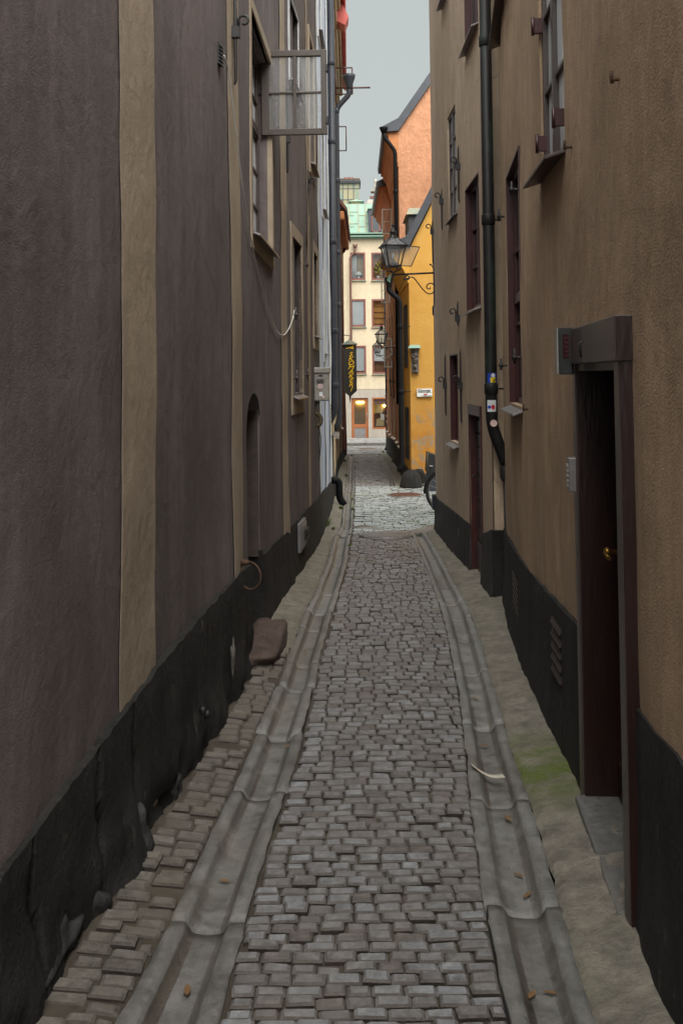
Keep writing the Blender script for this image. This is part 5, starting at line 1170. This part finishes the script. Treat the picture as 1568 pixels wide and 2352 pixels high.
# ------------------------------------------------------------------ wall lanterns
def lantern(x, yarm, Yd, wallX, sc, label, door=False):
    q = atY(x, yarm, Yd); ob = thing('wall_lantern', (wallX, Yd, q.z), label, 'street lamp', 'wall lanterns along the lane')
    X, Z = q.x, q.z; m = M['lamp_metal']
    rot = R(12); ax = Vector((math.cos(rot), math.sin(rot), 0)); ay = Vector((-math.sin(rot), math.cos(rot), 0))
    def P(a, b, c): return Vector((X, Yd, Z)) + (ax * a + ay * b) * sc + Vector((0, 0, c * sc))
    cor = [(-1, -1), (1, -1), (1, 1), (-1, 1)]; mb = MB(); wb, wt, zb_, zt_ = .083, .138, .115, .385
    for sx_, sy_ in cor: mb.tube([P(sx_ * wb, sy_ * wb, zb_), P(sx_ * wt, sy_ * wt, zt_)], .0095 * sc, 6)
    for i in range(4):
        a, b = cor[i], cor[(i + 1) % 4]
        mb.tube([P(a[0] * wb, a[1] * wb, zb_), P(b[0] * wb, b[1] * wb, zb_)], .011 * sc, 6); mb.tube([P(a[0] * .158, a[1] * .158, zt_), P(b[0] * .158, b[1] * .158, zt_)], .013 * sc, 6); mb.tube([P(a[0] * .158, a[1] * .158, zt_), P(a[0] * .055, a[1] * .055, .5)], .009 * sc, 6)
    mb.build('lantern_frame', m, ob)
    for i in range(4):
        a, b = cor[i], cor[(i + 1) % 4]
        if not (door and i == 1): p = MB(); p.quad(P(a[0] * wb, a[1] * wb, zb_), P(b[0] * wb, b[1] * wb, zb_), P(b[0] * wt, b[1] * wt, zt_), P(a[0] * wt, a[1] * wt, zt_)); p.build('pane', M['glass_lamp'], ob)
        p = MB(); p.quad(P(a[0] * .155, a[1] * .155, zt_), P(b[0] * .155, b[1] * .155, zt_), P(b[0] * .055, b[1] * .055, .5), P(a[0] * .055, a[1] * .055, .5)); p.build('roof_pane', M['glass_lamp'], ob)
    if door:
        dd_ = Vector((.93, -.25, 0)); h0, h1 = P(wb, -wb, zb_), P(wt, -wt, zt_); e0, e1 = h0 + dd_ * .15 + Vector((0, 0, -.012)), h1 + dd_ * .2 + Vector((0, 0, -.03)); mb = MB()
        for a, b in ((h0, e0), (e0, e1), (e1, h1), (h1, h0)): mb.tube([a, b], .006, 6)
        dr_o = mb.build('lamp_door', m, ob); p = MB(); p.quad(h0, e0, e1, h1); p.build('door_pane', M['glass_lamp'], dr_o)
    mb = MB(); mb.lathe(P(0, 0, .49), [(k * sc, z * sc) for k, z in ((.066, 0), (.07, .012), (.045, .03), (.04, .075), (.05, .085), (.05, .1), (.028, .115), (.022, .14), (.01, .15), (.01, .165), (.02, .18), (.02, .195), (.006, .21))], 12); mb.build('chimney', m, ob)
    mb = MB(); mb.lathe(P(0, 0, .118), [(.05 * sc, 0), (.055 * sc, .01), (.055 * sc, .035 * sc), (.02 * sc, .04 * sc)], 12); bs = mb.build('burner', m, ob); mb = MB(); mb.lathe(P(0, 0, .15), [(.018 * sc, 0), (.018 * sc, .14 * sc), (.012 * sc, .145 * sc)], 10); mb.build('bulb', M['white'], bs)
    mb = MB()
    for sx_, sy_ in cor: mb.tube([P(sx_ * wb, sy_ * wb, zb_ + .0), P(sx_ * wb * .95, sy_ * wb * .95, zb_ - .045), P(sx_ * .03, sy_ * .03, .045), P(0, 0, .03)], .009 * sc, 6)
    mb.lathe(P(0, 0, -.04), [(.006 * sc, 0), (.02 * sc, .02 * sc), (.02 * sc, .06 * sc), (.012 * sc, .08 * sc)], 8); mb.build('cradle', m, ob)
    mb = MB(); s_ = 1 if wallX > X else -1; L = abs(wallX - X); mb.tube([(X, Yd, Z), (wallX, Yd, Z + .02)], .013 * sc, 8)
    def B(a, c): return Vector((X + s_ * a * L, Yd, Z + c * L))
    sp = []
    for i in range(14): t = i / 13; a = math.pi * (-.2 + 1.7 * (1 - t)) ; rr = .035 + .04 * t; sp.append(B(.33 - rr * math.cos(a) * 1, -.085 - rr * math.sin(a) * -1))
    path = sp + [B(.45, -.06), B(.58, -.2), B(.7, -.36), B(.82, -.46), B(.93, -.45), B(.985, -.35), B(.96, -.25), B(.88, -.215), B(.8, -.26), B(.8, -.33), B(.86, -.35), B(.88, -.31)]
    mb.tube(mb.spline(path), .009 * sc, 6)
    mb.tube([(wallX + s_ * -.005, Yd, Z + .1), (wallX - s_ * .012, Yd, Z + .02), (wallX - s_ * .012, Yd, Z - .62 * L), (wallX - s_ * .005, Yd, Z - .8 * L)], .012 * sc, 6)
    hk = [Vector((wallX - s_ * (.012 + .03 * (1 - math.cos(math.pi * i / 8 * 1.3))), Yd, Z + .02 + .1 * min(1, i / 4) + .02 * math.sin(math.pi * i / 8))) for i in range(9)]; mb.tube(hk, .007 * sc, 6)
    mb.build('bracket', m, ob); return ob
ln1 = lantern(903, 631, 13.55, atY(999, 628, 13.55).x + .0, 1., 'large black wall lantern with its glass door hanging open, nearest of the three', True)
mb = MB(); q = atY(896, 640, 13.5); mb.quad(q + Vector((-.05, 0, -.02)), q + Vector((0, 0, -.06)), q + Vector((.01, 0, .06)), q + Vector((0, 0, .07))); mb.build('hanging_tag', M['copper'], ln1)
lantern(876, 799, 27.5, ow.P(2.3, 0).x, .98, 'black wall lantern in the middle of the row, hanging from the tall orange house')
lantern(866, 817, 36.0, xc_[0] - .02, .93, 'smallest black wall lantern, farthest along the lane at the street corner')
# cable down the house corner
f = lambda y: atY(998 + (y - 700) * .008, y, 13.75)
mb = MB(); mb.tube([(1.285, 13.72, atY(999, y, 13.7).z) for y in (690, 770, 900, 1135)], .012, 6); mb.lathe((1.285, 13.72, atY(1000, 725, 13.7).z), [(.02, 0), (.03, .03), (.03, .12), (.015, .15)], 8)
tag(mb.build('lamp_cable', M['iron']), 'black cable running down the corner of the far ochre house from the lantern', 'cable')
q = atY(1000, 1155, 13.7); mb = MB(); mb.wbox(q.x - .045, q.x + .03, 13.66, 13.80, atY(1000, 1171, 13.7).z, atY(1000, 1136, 13.7).z); o = mb.build('junction_box', M['pipe_slate'], bevel=.008); tag(o, 'small grey junction box at the foot of the far ochre house corner', 'junction box')
mb = MB(); mb.tube([(q.x, 13.72, atY(1000, 1170, 13.7).z), (q.x, 13.72, gz(13.7))], .018, 8); mb.build('conduit', M['iron'], o)

# ------------------------------------------------------------------ shoemaker's hanging sign
SY = 27; q = atY(802.5, 787, SY); q2 = atY(802.5, 905, SY); sg = thing('hanging_sign', (q.x, SY, q.z), 'tall black hanging sign with a yellow shoe and the word SKOMAKERI', 'shop sign')
wd = 15.5 / F * SY; zt_, zb_ = atY(802, 792, SY).z, atY(803, 898, SY).z; tip = atY(804, 918, SY).z
M['sign_black'] = simple('sign_board', (.035, .032, .026), .6, 0, .4, 20)
mb = MB(); mb.prism([(q.x - wd, SY, zt_), (q.x - wd, SY, zb_), (q.x - .03, SY, tip + .1), (q.x, SY, tip - .12), (q.x + .03, SY, tip + .1), (q.x + wd, SY, zb_), (q.x + wd, SY, zt_)], (0, .05, 0)); bd = mb.build('board', M['sign_black'], sg, bevel=.004)
mb = MB(); mb.box(Fr((q.x, SY + .025, 0), (1, 0, 0), (0, 1, 0)), -wd - .03, wd + .03, -.08, .08, zt_, zt_ + .02); mb.hexa([(q.x - wd - .04, SY - .06, zt_ + .02), (q.x + wd + .04, SY - .06, zt_ + .02), (q.x + wd + .04, SY + .11, zt_ + .02), (q.x - wd - .04, SY + .11, zt_ + .02), (q.x - .05, SY, zt_ + .12), (q.x + .05, SY, zt_ + .12), (q.x + .05, SY + .05, zt_ + .12), (q.x - .05, SY + .05, zt_ + .12)]); mb.build('sign_roof', M['copper_old'], sg)
mb = MB(); xw = LB.P(8.2, 0).x; mb.tube([(q.x - .02, SY + .025, zt_ + .12), (q.x + .03, SY + .025, zt_ + .2), (q.x, SY + .025, zt_ + .25), (q.x - .15, SY + .025, zt_ + .27), (xw - .1, SY + .025, zt_ + .28)], .011, 6); mb.tube([(q.x - wd, SY + .025, zb_ + .15), (xw - .1, SY + .025, zb_ + .17)], .008, 6); mb.build('bracket', M['iron'], sg)
letters = 'SKOMAKERI'; ys = [820, 832.5, 844, 853.5, 863, 873, 882.5, 891.5, 901.5]
ys = [809 + (i + .5) * (899 - 809) / 9 for i in range(9)]
for i, ch in enumerate(letters):
    x_ = q.x + (.012 - .0 * i); hh = 10.6 / F * SY
    text_obj('letter', ch, hh * 1.3, M['yellowpaint'], sg, basis((x_ + .01, SY - .003, atY(803, ys[i], SY).z), (1, 0, 0), (0, 0, 1)), shear=.28, sx=1.25, bold=.002)
s_ = .01; zc = atY(803, 798, SY).z
shoe = [(-.11, -.03), (-.075, -.035), (-.02, -.015), (.035, -.03), (.075, -.045), (.09, -.045), (.085, .0), (.1, .05), (.075, .06), (.05, .03), (-.01, .005), (-.07, -.012), (-.11, -.018)]
mb = MB(); mb.prism([(q.x + .01 + a * 1.05, SY - .001, zc + b) for a, b in shoe], (0, -.004, 0)); mb.build('shoe_emblem', M['yellowpaint'], sg)
# ------------------------------------------------------------------ grey wall cabinet with stickers
u, z_ = LW.hit(722, 880); base = LW.P(u, 0); By = base.y - .02; xL, xR = atY(721, 880, By).x, atY(752, 880, By).x; z1, z0 = atY(736, 846, By).z, atY(736, 921, By).z
ub = thing('cable_cabinet', (xL, By, z0), 'grimy grey metal cabinet with stickers fixed to the brown house', 'cabinet')
mb = MB(); mb.wbox(xL, xR + .02, By, By + .3, z0, z1); bx = mb.build('cabinet_box', M['boxgrey'], ub, bevel=.015)
mb = MB(); mb.wbox(xL - .01, xR + .035, By - .018, By + .32, z1 - .06, z1 + .012); mb.build('cabinet_lid', M['boxgrey'], ub, bevel=.012)
xm = (xL + xR) / 2; mb = MB(); mb.wbox(xm - .02, xm + .025, By - .005, By + .01, z1 - .1, z1 - .08); mb.build('handle_slot', M['blackpaint'], bx)
text_obj('sticker_text', 'SHARK', .042, M['blackpaint'], bx, basis((xm - .005, By - .003, z1 - .145), (1, 0, 0), (0, 0, 1)), sx=.72, bold=.0012); text_obj('sticker_text', 'SMEER', .042, M['blackpaint'], bx, basis((xm - .005, By - .003, z1 - .178), (1, 0, 0), (0, 0, 1)), sx=.72, bold=.0012)
mb = MB(); mb.lathe((xm - .005, By - .004, z1 - .222), [(.033, 0), (.033, .003)], 24, (0, -1, 0)); sk = mb.build('smiley_sticker', M['stk_pink'], bx); M['purple'] = simple('violet_print', (.3, .08, .3), .5)
for s_ in (-1, 1): mb = MB(); mb.prism([(xm - .005 + s_ * .011 + a, By - .008, z1 - .214 + b) for a, b in ((0, -.008), (.007, .001), (.005, .006), (0, .003), (-.005, .006), (-.007, .001))], (0, -.001, 0)); mb.build('heart', M['purple'], sk)
mb = MB(); mb.tube([(xm - .005 + .02 * math.cos(a), By - .008, z1 - .225 + .014 * math.sin(a)) for a in [math.pi * (1 + i / 8) for i in range(9)]], .0015, 4); mb.build('smile', M['purple'], sk)
mb = MB(); mb.wbox(xm - .02, xm + .022, By - .002, By + .005, z0 + .06, z0 + .11); mb.build('torn_sticker', M['stk_wht'], bx); mb = MB(); mb.lathe((xm + .03, By, z0 + .05), [(.016, 0), (.016, .003)], 16, (0, -1, 0)); mb.build('round_sticker', M['stk_pink'], bx)
mb = MB(); P_ = [(732, 921), (722, 928), (716, 938), (722, 946), (732, 952), (738, 962), (735, 975), (727, 978)]; mb.tube(bend([tuple(atY(x, y, By + .12)) for x, y in P_], .05), .027, 12)
tag(mb.build('cable_conduit', M['conduit']), 'khaki ribbed conduit curling below the grey wall cabinet', 'conduit')
mb = MB(); P_ = [(727, 978), (733, 986), (737, 1005), (736, 1030), (733, 1057)]; mb.tube(bend([tuple(atY(x, y, By + .12)) for x, y in P_], .05), .005, 6); tag(mb.build('loose_cable', M['rubber']), 'thin black cable end dangling below the conduit', 'cable')
# pale cable looping along the left house
pts = [(506, 128), (514, 150), (525, 230), (545, 400), (570, 560), (600, 680), (622, 745), (634, 767), (648, 771), (660, 752), (668, 730), (671, 712)]; P_ = []
for x, y in pts: u, z = LW.hit(x, y); P_.append(LW.P(u, z, .022))
mb = MB(); mb.tube(bend(P_, .3), [.0045] * len(bend(P_, .3)), 6); tag(mb.build('hanging_cable', M['white']), 'thin pale cable drooping from the vent to the small window of the brown house', 'cable')
# iron ring
u, z = LW.hit(548, 1292); c = LW.P(u, z, .055); mb = MB(); n_ = LW.N(u); R_ = .085; tdir = (n_ * .85 + LW.frame(u).t * -.5).normalized()
mb.tube([c + tdir * (R_ * math.sin(a) + .02) + Vector((0, 0, -R_ * .95 + R_ * math.cos(a))) for a in [2 * math.pi * i / 28 for i in range(27)]], .0065, 8); o = mb.build('tether_ring', M['rust']); tag(o, 'rusty iron tether ring beside the arched doorway', 'ring')
mb = MB(); mb.lathe(c - n_ * .06, [(.02, 0), (.02, .05), (.012, .075)], 8, n_); mb.build('ring_bolt', M['rust'], o)

# ------------------------------------------------------------------ doorway fittings on the right
q = atY(1300, 806, 4.38); Yq = RW.P(DR[1] - .03, 0).y; xa_, xb2 = atY(1277, 806, Yq).x, atY(1318, 806, Yq).x; z1, z0 = atY(1297, 752, Yq).z, atY(1297, 860, Yq).z
ds = thing('digital_sign', (xb2, Yq, z0), 'black digital display box with red digits sticking out beside the door head', 'display')
mb = MB(); mb.wbox(xa_ + .008, xb2, Yq, Yq + .045, z0, z1); bb = mb.build('display_case', M['blackpaint'], ds, bevel=.004); mb = MB(); mb.wbox(xa_ + .002, xa_ + .0075, Yq - .002, Yq + .047, z0 + .001, z1 - .001); mb.build('side_cover', M['boxgrey'], ds)
mb = MB(); mb.wbox(xb2 - .005, atY(1345, 800, Yq).x + .02, Yq + .008, Yq + .04, atY(1330, 832, Yq).z, atY(1330, 777, Yq).z); mb.build('mounting_arm', M['blackpaint'], ds)
led = NT('dim_red_window').set((.03, .002, .004), .3); mb = MB(); xm = (xa_ + xb2) / 2 + .002; zc = (z0 + z1) / 2 + .018; mb.wbox(xm - .013, xm + .013, Yq - .003, Yq + .004, zc - .048, zc + .052); mb.build('red_window', led, bb)
dg_m = simple('dim_digits', (.09, .025, .04), .5)
text_obj('digits', '27272', .024, dg_m, bb, basis((xm, Yq - .0045, zc), (0, 0, -1), (1, 0, 0)), sx=1.25, spacing=1.25, ext=.0006)
u, z = RW.hit(1328, 1090); u = DR[1] + .06; f = Fr(RW.P(u, 0), RW.frame(u).t, RW.N(u)); z1, z0 = RW.hit(1340, 1050)[1], RW.hit(1340, 1128)[1]; kp = thing('keypad', tuple(f(0, 0, z0)), 'grey metal entry keypad on the left door jamb', 'keypad')
mb = MB(); mb.box(f, -.03, .028, .03, .07, z0, z1); kb = mb.build('keypad_body', M['sill'], kp, bevel=.005); mb = MB()
for i in range(5):
    for j in range(2): mb.box(f, -.018 + j * .024, -.004 + j * .024, .069, .076, z0 + .02 + i * .022, z0 + .033 + i * .022)
mb.build('key_buttons', M['boxgrey'], kb)

# ------------------------------------------------------------------ yellow house fittings
sn = thing('street_sign', tuple(atY(975, 902, YF)), 'white enamel street sign reading Gåstorget on the yellow house', 'street sign')
a, b = atY(957, 893, YF - .04), atY(992, 911, YF - .04); zc = (a.z + b.z) / 2; mb = MB(); mb.wbox(a.x, b.x, YF - .05, YF - .03, zc + .003, a.z); sb = mb.build('name_plate', M['white'], sn, bevel=.003); mb = MB(); mb.wbox(a.x, b.x, YF - .05, YF - .03, b.z, zc - .003); sb2 = mb.build('district_plate', M['white'], sn, bevel=.003)
text_obj('street_name', 'Gåstorget', .1, M['blackpaint'], sb, basis((a.x + .015, YF - .053, (zc + a.z) / 2 + .0), (1, 0, 0), (0, 0, 1)), sx=.68, align='LEFT', bold=.001)
text_obj('district_name', 'kv. Pomona Större', .036, M['blackpaint'], sb2, basis((b.x - .012, YF - .053, b.z + .02), (1, 0, 0), (0, 0, 1)), sx=.8, align='RIGHT'); mb = MB(); mb.wbox((a.x + b.x) / 2 - .02, (a.x + b.x) / 2 + .055, YF - .054, YF - .051, zc - .05, zc - .025); mb.build('red_label', M['stk_red'], sb2)
# carved relief
a, b = atY(944, 800, YF - .05), atY(961.5, 857, YF - .05); rl = thing('stone_relief', (a.x, YF - .05, b.z), 'dark carved stone relief of a draped woman above a lion mask under a copper hood', 'relief'); wR, hR = b.x - a.x, a.z - b.z
def relief(s, t):
    x = (s - .5) * 2; h = 0
    def blob(cx_, cz, rx, rz, hh): return hh * max(0, 1 - ((x - cx_) / rx) ** 2 - ((t - cz) / rz) ** 2) ** .5
    h = max(h, blob(0, .93, .27, .065, .09), blob(0, .86, .13, .05, .05), blob(0, .74, .62, .12, .07), blob(-.7, .7, .2, .13, .07), blob(-.4, .64, .45, .04, .09), blob(.65, .68, .2, .12, .06), blob(.2, .71, .2, .05, .1), blob(-.2, .71, .18, .045, .09))
    h = max(h, blob(0, .5, .72, .16, .08) * (1 + .18 * math.sin(t * 110 + x * 3)), blob(.5, .53, .3, .1, .1), blob(0, .26, .55, .12, .09) * (1 + .15 * math.sin(x * 14)), blob(-.22, .29, .13, .03, .11), blob(.22, .29, .13, .03, .11), blob(0, .24, .14, .05, .12), blob(-.4, .06, .2, .05, .07), blob(.4, .06, .2, .05, .07), blob(0, .1, .3, .09, .05))
    return h
mb = MB(); mb.grid(25, 81, lambda i, j: (a.x + wR * i / 24, YF - .055 - relief(i / 24, j / 80), b.z + hR * j / 80)); mb.wbox(a.x, b.x, YF - .054, YF + .01, b.z, a.z); mb.build('carved_panel', M['stone_dark'], rl)
mb = MB(); mb.hexa([(a.x - .08, YF - .2, a.z), (b.x + .04, YF - .2, a.z), (b.x + .04, YF, a.z), (a.x - .08, YF, a.z), (a.x - .03, YF - .14, a.z + .07), (b.x + .02, YF - .14, a.z + .07), (b.x + .02, YF, a.z + .07), (a.x - .03, YF, a.z + .07)]); mb.build('copper_hood', M['copper'], rl)
# guard stone at the corner
q = atY(944, 1120, 20.95); zg_ = gz(20.95); r_g = .15; mb = MB(); n_ = 20; top = atY(944, 1078, 20.95).z - zg_
mb.lathe((q.x - .0, 21.02, zg_ - .05), [(.25, 0), (.235, .1), (.205, top * .55), (.19, top * .78), (.15, top * .93), (.07, top + .03), (.005, top + .05)], 24)
tag(mb.build('guard_stone', M['plinth']), 'black rounded guard stone at the corner of the yellow house', 'guard stone')
# cargo box / board and bicycle
q0, q1 = atY(980, 1085, 19.9), atY(983, 1040, 19.9); cb = thing('cargo_box', (q0.x, 19.9, q0.z), 'dark slanted cargo box standing behind the bicycle against the yellow house', 'box'); mb = MB()
mb.prism([(q0.x, 19.9, q0.z), (q0.x + .9, 19.9, q0.z), (q0.x + .9, 19.9, q0.z + .1), (q0.x + .03, 19.9, q1.z)], (0, .5, 0)); mb.build('box_shell', M['blackpaint'], cb, bevel=.005); mb = MB(); mb.tube([(q0.x - .012, 19.9, q0.z), (q0.x + .02, 19.9, q1.z)], .012, 4); mb.build('edge_trim', M['conduit'], cb)
mb = MB(); mb.wbox(q0.x + .02, q0.x + .88, 19.95, 20.35, gz(19.9), q0.z - .002); mb.build('box_base', M['slate'], cb)
mb = MB(); qq = atY(989, 1071, 19.88); mb.lump(qq, .035, (1.3, .5, .5), .3, 2); mb.build('lock', M['sill'], cb)
BY = 15.9; wc = atY(1003, 1133, BY); rW = atY(1003, 1096, BY).z - wc.z; rW = .34; hub = Vector((atY(979, 1133, BY).x + rW, BY, gz(BY) + rW))
bk = thing('bicycle', (hub.x, BY, gz(BY)), 'black bicycle half hidden behind the corner of the far ochre house', 'bicycle', None)
def wheel(c, nm):
    mb = MB(); pts = [c + Vector((rW * math.cos(a), 0, rW * math.sin(a))) for a in [2 * math.pi * i / 40 for i in range(41)]]; mb.tube(pts, .02, 8, cap=False); wh = mb.build('wheel', M['rubber'], bk)
    mb = MB(); pts = [c + Vector(((rW - .03) * math.cos(a), 0, (rW - .03) * math.sin(a))) for a in [2 * math.pi * i / 40 for i in range(41)]]; mb.tube(pts, .011, 6, cap=False); mb.build('rim', M['sill'], wh)
    mb = MB()
    for i in range(18): a = 2 * math.pi * i / 18; mb.tube([c + Vector((.02 * math.cos(a + 1), .01 * (-1) ** i, .02 * math.sin(a + 1))), c + Vector(((rW - .035) * math.cos(a), 0, (rW - .035) * math.sin(a)))], .0018, 4)
    mb.build('spokes', M['white'], wh)
w2 = hub + Vector((1.05, 0, 0)); wheel(hub, 'r'); wheel(w2, 'f')
bb_ = hub + Vector((.44, 0, -.05)); st_ = bb_ + Vector((-.15, 0, .45)); hd = w2 + Vector((-.2, 0, .5)); mb = MB()
for a, b in ((hub, bb_), (hub, st_), (bb_, st_), (bb_, hd - Vector((0, 0, .08))), (st_ + Vector((.02, 0, -.05)), hd), (hd, w2), (hd, hd + Vector((-.04, 0, .15))), (st_, st_ + Vector((-.04, 0, .15)))): mb.tube([a, b], .014, 8)
mb.build('frame', M['iron'], bk); mb = MB(); mb.lump(st_ + Vector((-.05, 0, .17)), .07, (1.8, .9, .45), .1, 1); mb.build('saddle', M['rubber'], bk)
mb = MB(); mb.tube([hd + Vector((-.04, 0, .15)) + v for v in (Vector((-.1, -.28, 0)), Vector((0, -.2, .03)), Vector((0, .2, .03)), Vector((-.1, .28, 0)))], .012, 8); mb.build('handlebar', M['sill'], bk)
mb = MB(); mb.tube([hub + Vector(((rW + .035) * math.cos(a), 0, (rW + .035) * math.sin(a))) for a in [math.pi * (1.02 - .75 * i / 12) for i in range(13)]], .016, 6); mb.build('mudguard', M['iron'], bk)
mb = MB(); tl = hub + Vector((-.16, 0, rW + .06)); mb.lump(tl, .03, (.8, .8, 1.3), .1, 1); mb.build('tail_light', M['stk_red'], bk); mb = MB(); mb.wbox(tl.x + .03, tl.x + .4, BY - .06, BY + .06, tl.z + .02, tl.z + .035); mb.build('rack', M['iron'], bk)

# ------------------------------------------------------------------ doorstep, litter, weeds
mb = MB(); n1, n2 = 40, 24; c = Vector(((xl(7.1) + gp(640, 1470)[0]) / 2, 7.1, gz(7.1) + .03)); hx = (gp(640, 1470)[0] - xl(7.1)) / 2 + .055
pw_ = lambda v, e: math.copysign(abs(v) ** e, v)
tilt = (xl(7.7) - xl(6.5)) / 1.2
def fn(i, j):
    a, b = 2 * math.pi * i / n1, math.pi * (j / n2 - .5); ca, sa, cb, sb_ = pw_(math.cos(a), .45), pw_(math.sin(a), .45), pw_(math.cos(b), .4), pw_(math.sin(b), .5)
    d = Vector((ca * cb, sa * cb, sb_)); k = 1 + .3 * noise.fractal(Vector((d.x * 1.1, d.y * 2.2, d.z)) + Vector((3, 1, 5)), 1, 2, 4) * .6
    y = d.y * .5 * k; return (c.x + d.x * hx * k + tilt * y, c.y + y, c.z + d.z * .09 * k)
mb.grid(n1 + 1, n2 + 1, fn); tag(mb.build('doorstep', M['doorstep']), 'worn reddish boulder used as a step at the arched doorway', 'stone step')
q0, q1 = gp(1078, 1757), gp(1153, 1782); mb = MB(); zq = gz(q0[1])
def fn(i, j): t = i / 10; x = q0[0] + (q1[0] - q0[0]) * t; y = q0[1] + (q1[1] - q0[1]) * t - .018 * math.sin(t * 3.1); return (x + .006 * j, y - .05 * j, zq + .012 - .018 * math.sin(t * math.pi) + .004 * j)
mb.grid(11, 2, fn); o = mb.build('paper_strip', M['wood_white']); o.modifiers.new('s', 'SOLIDIFY').thickness = .003; tag(o, 'curved cream strip of litter lying in the right gutter', 'litter')
q = gp(648, 1377); mb = MB(); mb.box(Fr((q[0], q[1], gz(q[1]) + .04), (1, .6, 0), (-.6, 1, 0)), -.02, .025, -.015, .015, 0, .035); o = mb.build('cardboard_packet', M['white'], bevel=.002); tag(o, 'tiny red and white cardboard packet by the left wall foot', 'litter'); mb = MB(); mb.box(Fr((q[0], q[1], gz(q[1]) + .04), (1, .6, 0), (-.6, 1, 0)), -.026, -.0201, -.014, .014, .001, .034); mb.build('packet_flap', M['stk_red'], o)
leafm = simple('dry_leaf', (.16, .085, .035), .8); first = None
for i, (x, y) in enumerate(((516, 2003), (430, 2250), (1010, 1330), (1165, 1862), (1110, 1698), (1190, 1990), (1210, 2035), (1090, 1592), (1220, 2260), (1262, 2255), (700, 1490), (665, 1700), (612, 1905))):
    q = gp(x, y); mb = MB(); an = i * 1.7; s_ = .016 + .008 * random.random(); c, s2_ = math.cos(an), math.sin(an); zz = gz(q[1]) - (.036 if x > 1060 or x < 700 else .02)
    if first is None:
        mb.v += [Vector(p) for p in ((-1.3, 0, 0), (-.3, .5, .15), (.7, .35, .1), (1.4, 0, .25), (.6, -.4, .12), (-.4, -.45, .2), (0, 0, .02))]
        for k in range(6): mb.face((k, (k + 1) % 6, 6))
        first = mb.build('dry_leaf', leafm); o = first
    else: o = first.copy(); COL.objects.link(o)
    o.location = (q[0], q[1], zz + .004); o.scale = (s_, s_, s_); o.rotation_euler = (.1, .1, an); tag(o, 'small dry brown leaf lying on the paving', 'leaf', 'dry leaves scattered in the gutters')
def weed(x, y, n, h, label, seed):
    q = gp(x, y); rg = random.Random(seed); mb = MB(); c = Vector((q[0], q[1], gz(q[1]) + .0))
    for i in range(n):
        an = rg.uniform(0, 6.28); hh = h * rg.uniform(.4, 1.1); rr = h * .8 * rg.random(); b = c + Vector((math.cos(an) * rr * .4, math.sin(an) * rr * 1.1, 0)); tip_ = b + Vector((math.cos(an) * rr * .7, math.sin(an) * rr * .7, hh))
        sd_ = Vector((-math.sin(an), math.cos(an), 0)) * .009; m_ = b.lerp(tip_, .5) + Vector((0, 0, hh * .1)); bi = len(mb.v); mb.v += [b, m_ + sd_, tip_, m_ - sd_]; mb.face((bi, bi + 1, bi + 2)); mb.face((bi, bi + 2, bi + 3))
    tag(mb.build('weed_tuft', M['leaf']), label, 'weed', 'weeds sprouting in the paving')
for i, (x, y, n, h, l) in enumerate(((745, 1213, 90, .15, 'bright green fern-like weed at the foot of the brown house plinth'), (765, 1218, 40, .05, 'low weed beside the left gutter below the outlet pipe'), (783, 1170, 150, .06, 'mossy clump under the short black outlet pipe'), (809, 1172, 60, .04, 'weed row on the right lip of the left gutter by the square'),
        (809, 1148, 50, .04, 'small weed on the gutter lip further into the square'), (790, 1062, 160, .1, 'grassy weeds by the foot of the left houses'), (790, 1048, 90, .1, 'grass tuft below the leaning downpipe'), (795, 1095, 120, .07, 'weeds on the verge next to the beige house'), (902, 1062, 120, .08, 'weeds on the verge below the orange house'), (914, 1085, 90, .07, 'weeds near the foot of the black downpipe'), (966, 1118, 70, .06, 'weeds at the foot of the yellow house plinth'), (880, 1040, 120, .08, 'grass strip at the corner of the far street'), (803, 1255, 50, .03, 'low weeds between gutter and setts near the square'))): weed(x, y, n, h, l, i)
def tufts(n, reg, name, label):
    mb = MB(); rg = random.Random(5)
    for k in range(n):
        X, Y = reg(rg)
        if noise.noise(Vector((X * 1.1, Y * .9, 4))) < .08: continue
        for j in range(3):
            an = rg.uniform(0, 6.28); b = Vector((X + rg.uniform(-.02, .02), Y, gz(Y) - .004)); t_ = b + Vector((math.cos(an) * .015, math.sin(an) * .02, rg.uniform(.005, .016))); s_ = Vector((.006, .002, 0)); bi = len(mb.v); mb.v += [b - s_, b + s_, t_]; mb.face((bi, bi + 1, bi + 2))
    tag(mb.build(name, M['leaf']), label, 'moss', kind='stuff')
tufts(3800, lambda rg: (rg.uniform(.1, 3), rg.uniform(13.6, 21.2)), 'moss', 'moss and grass growing in the joints of the square')
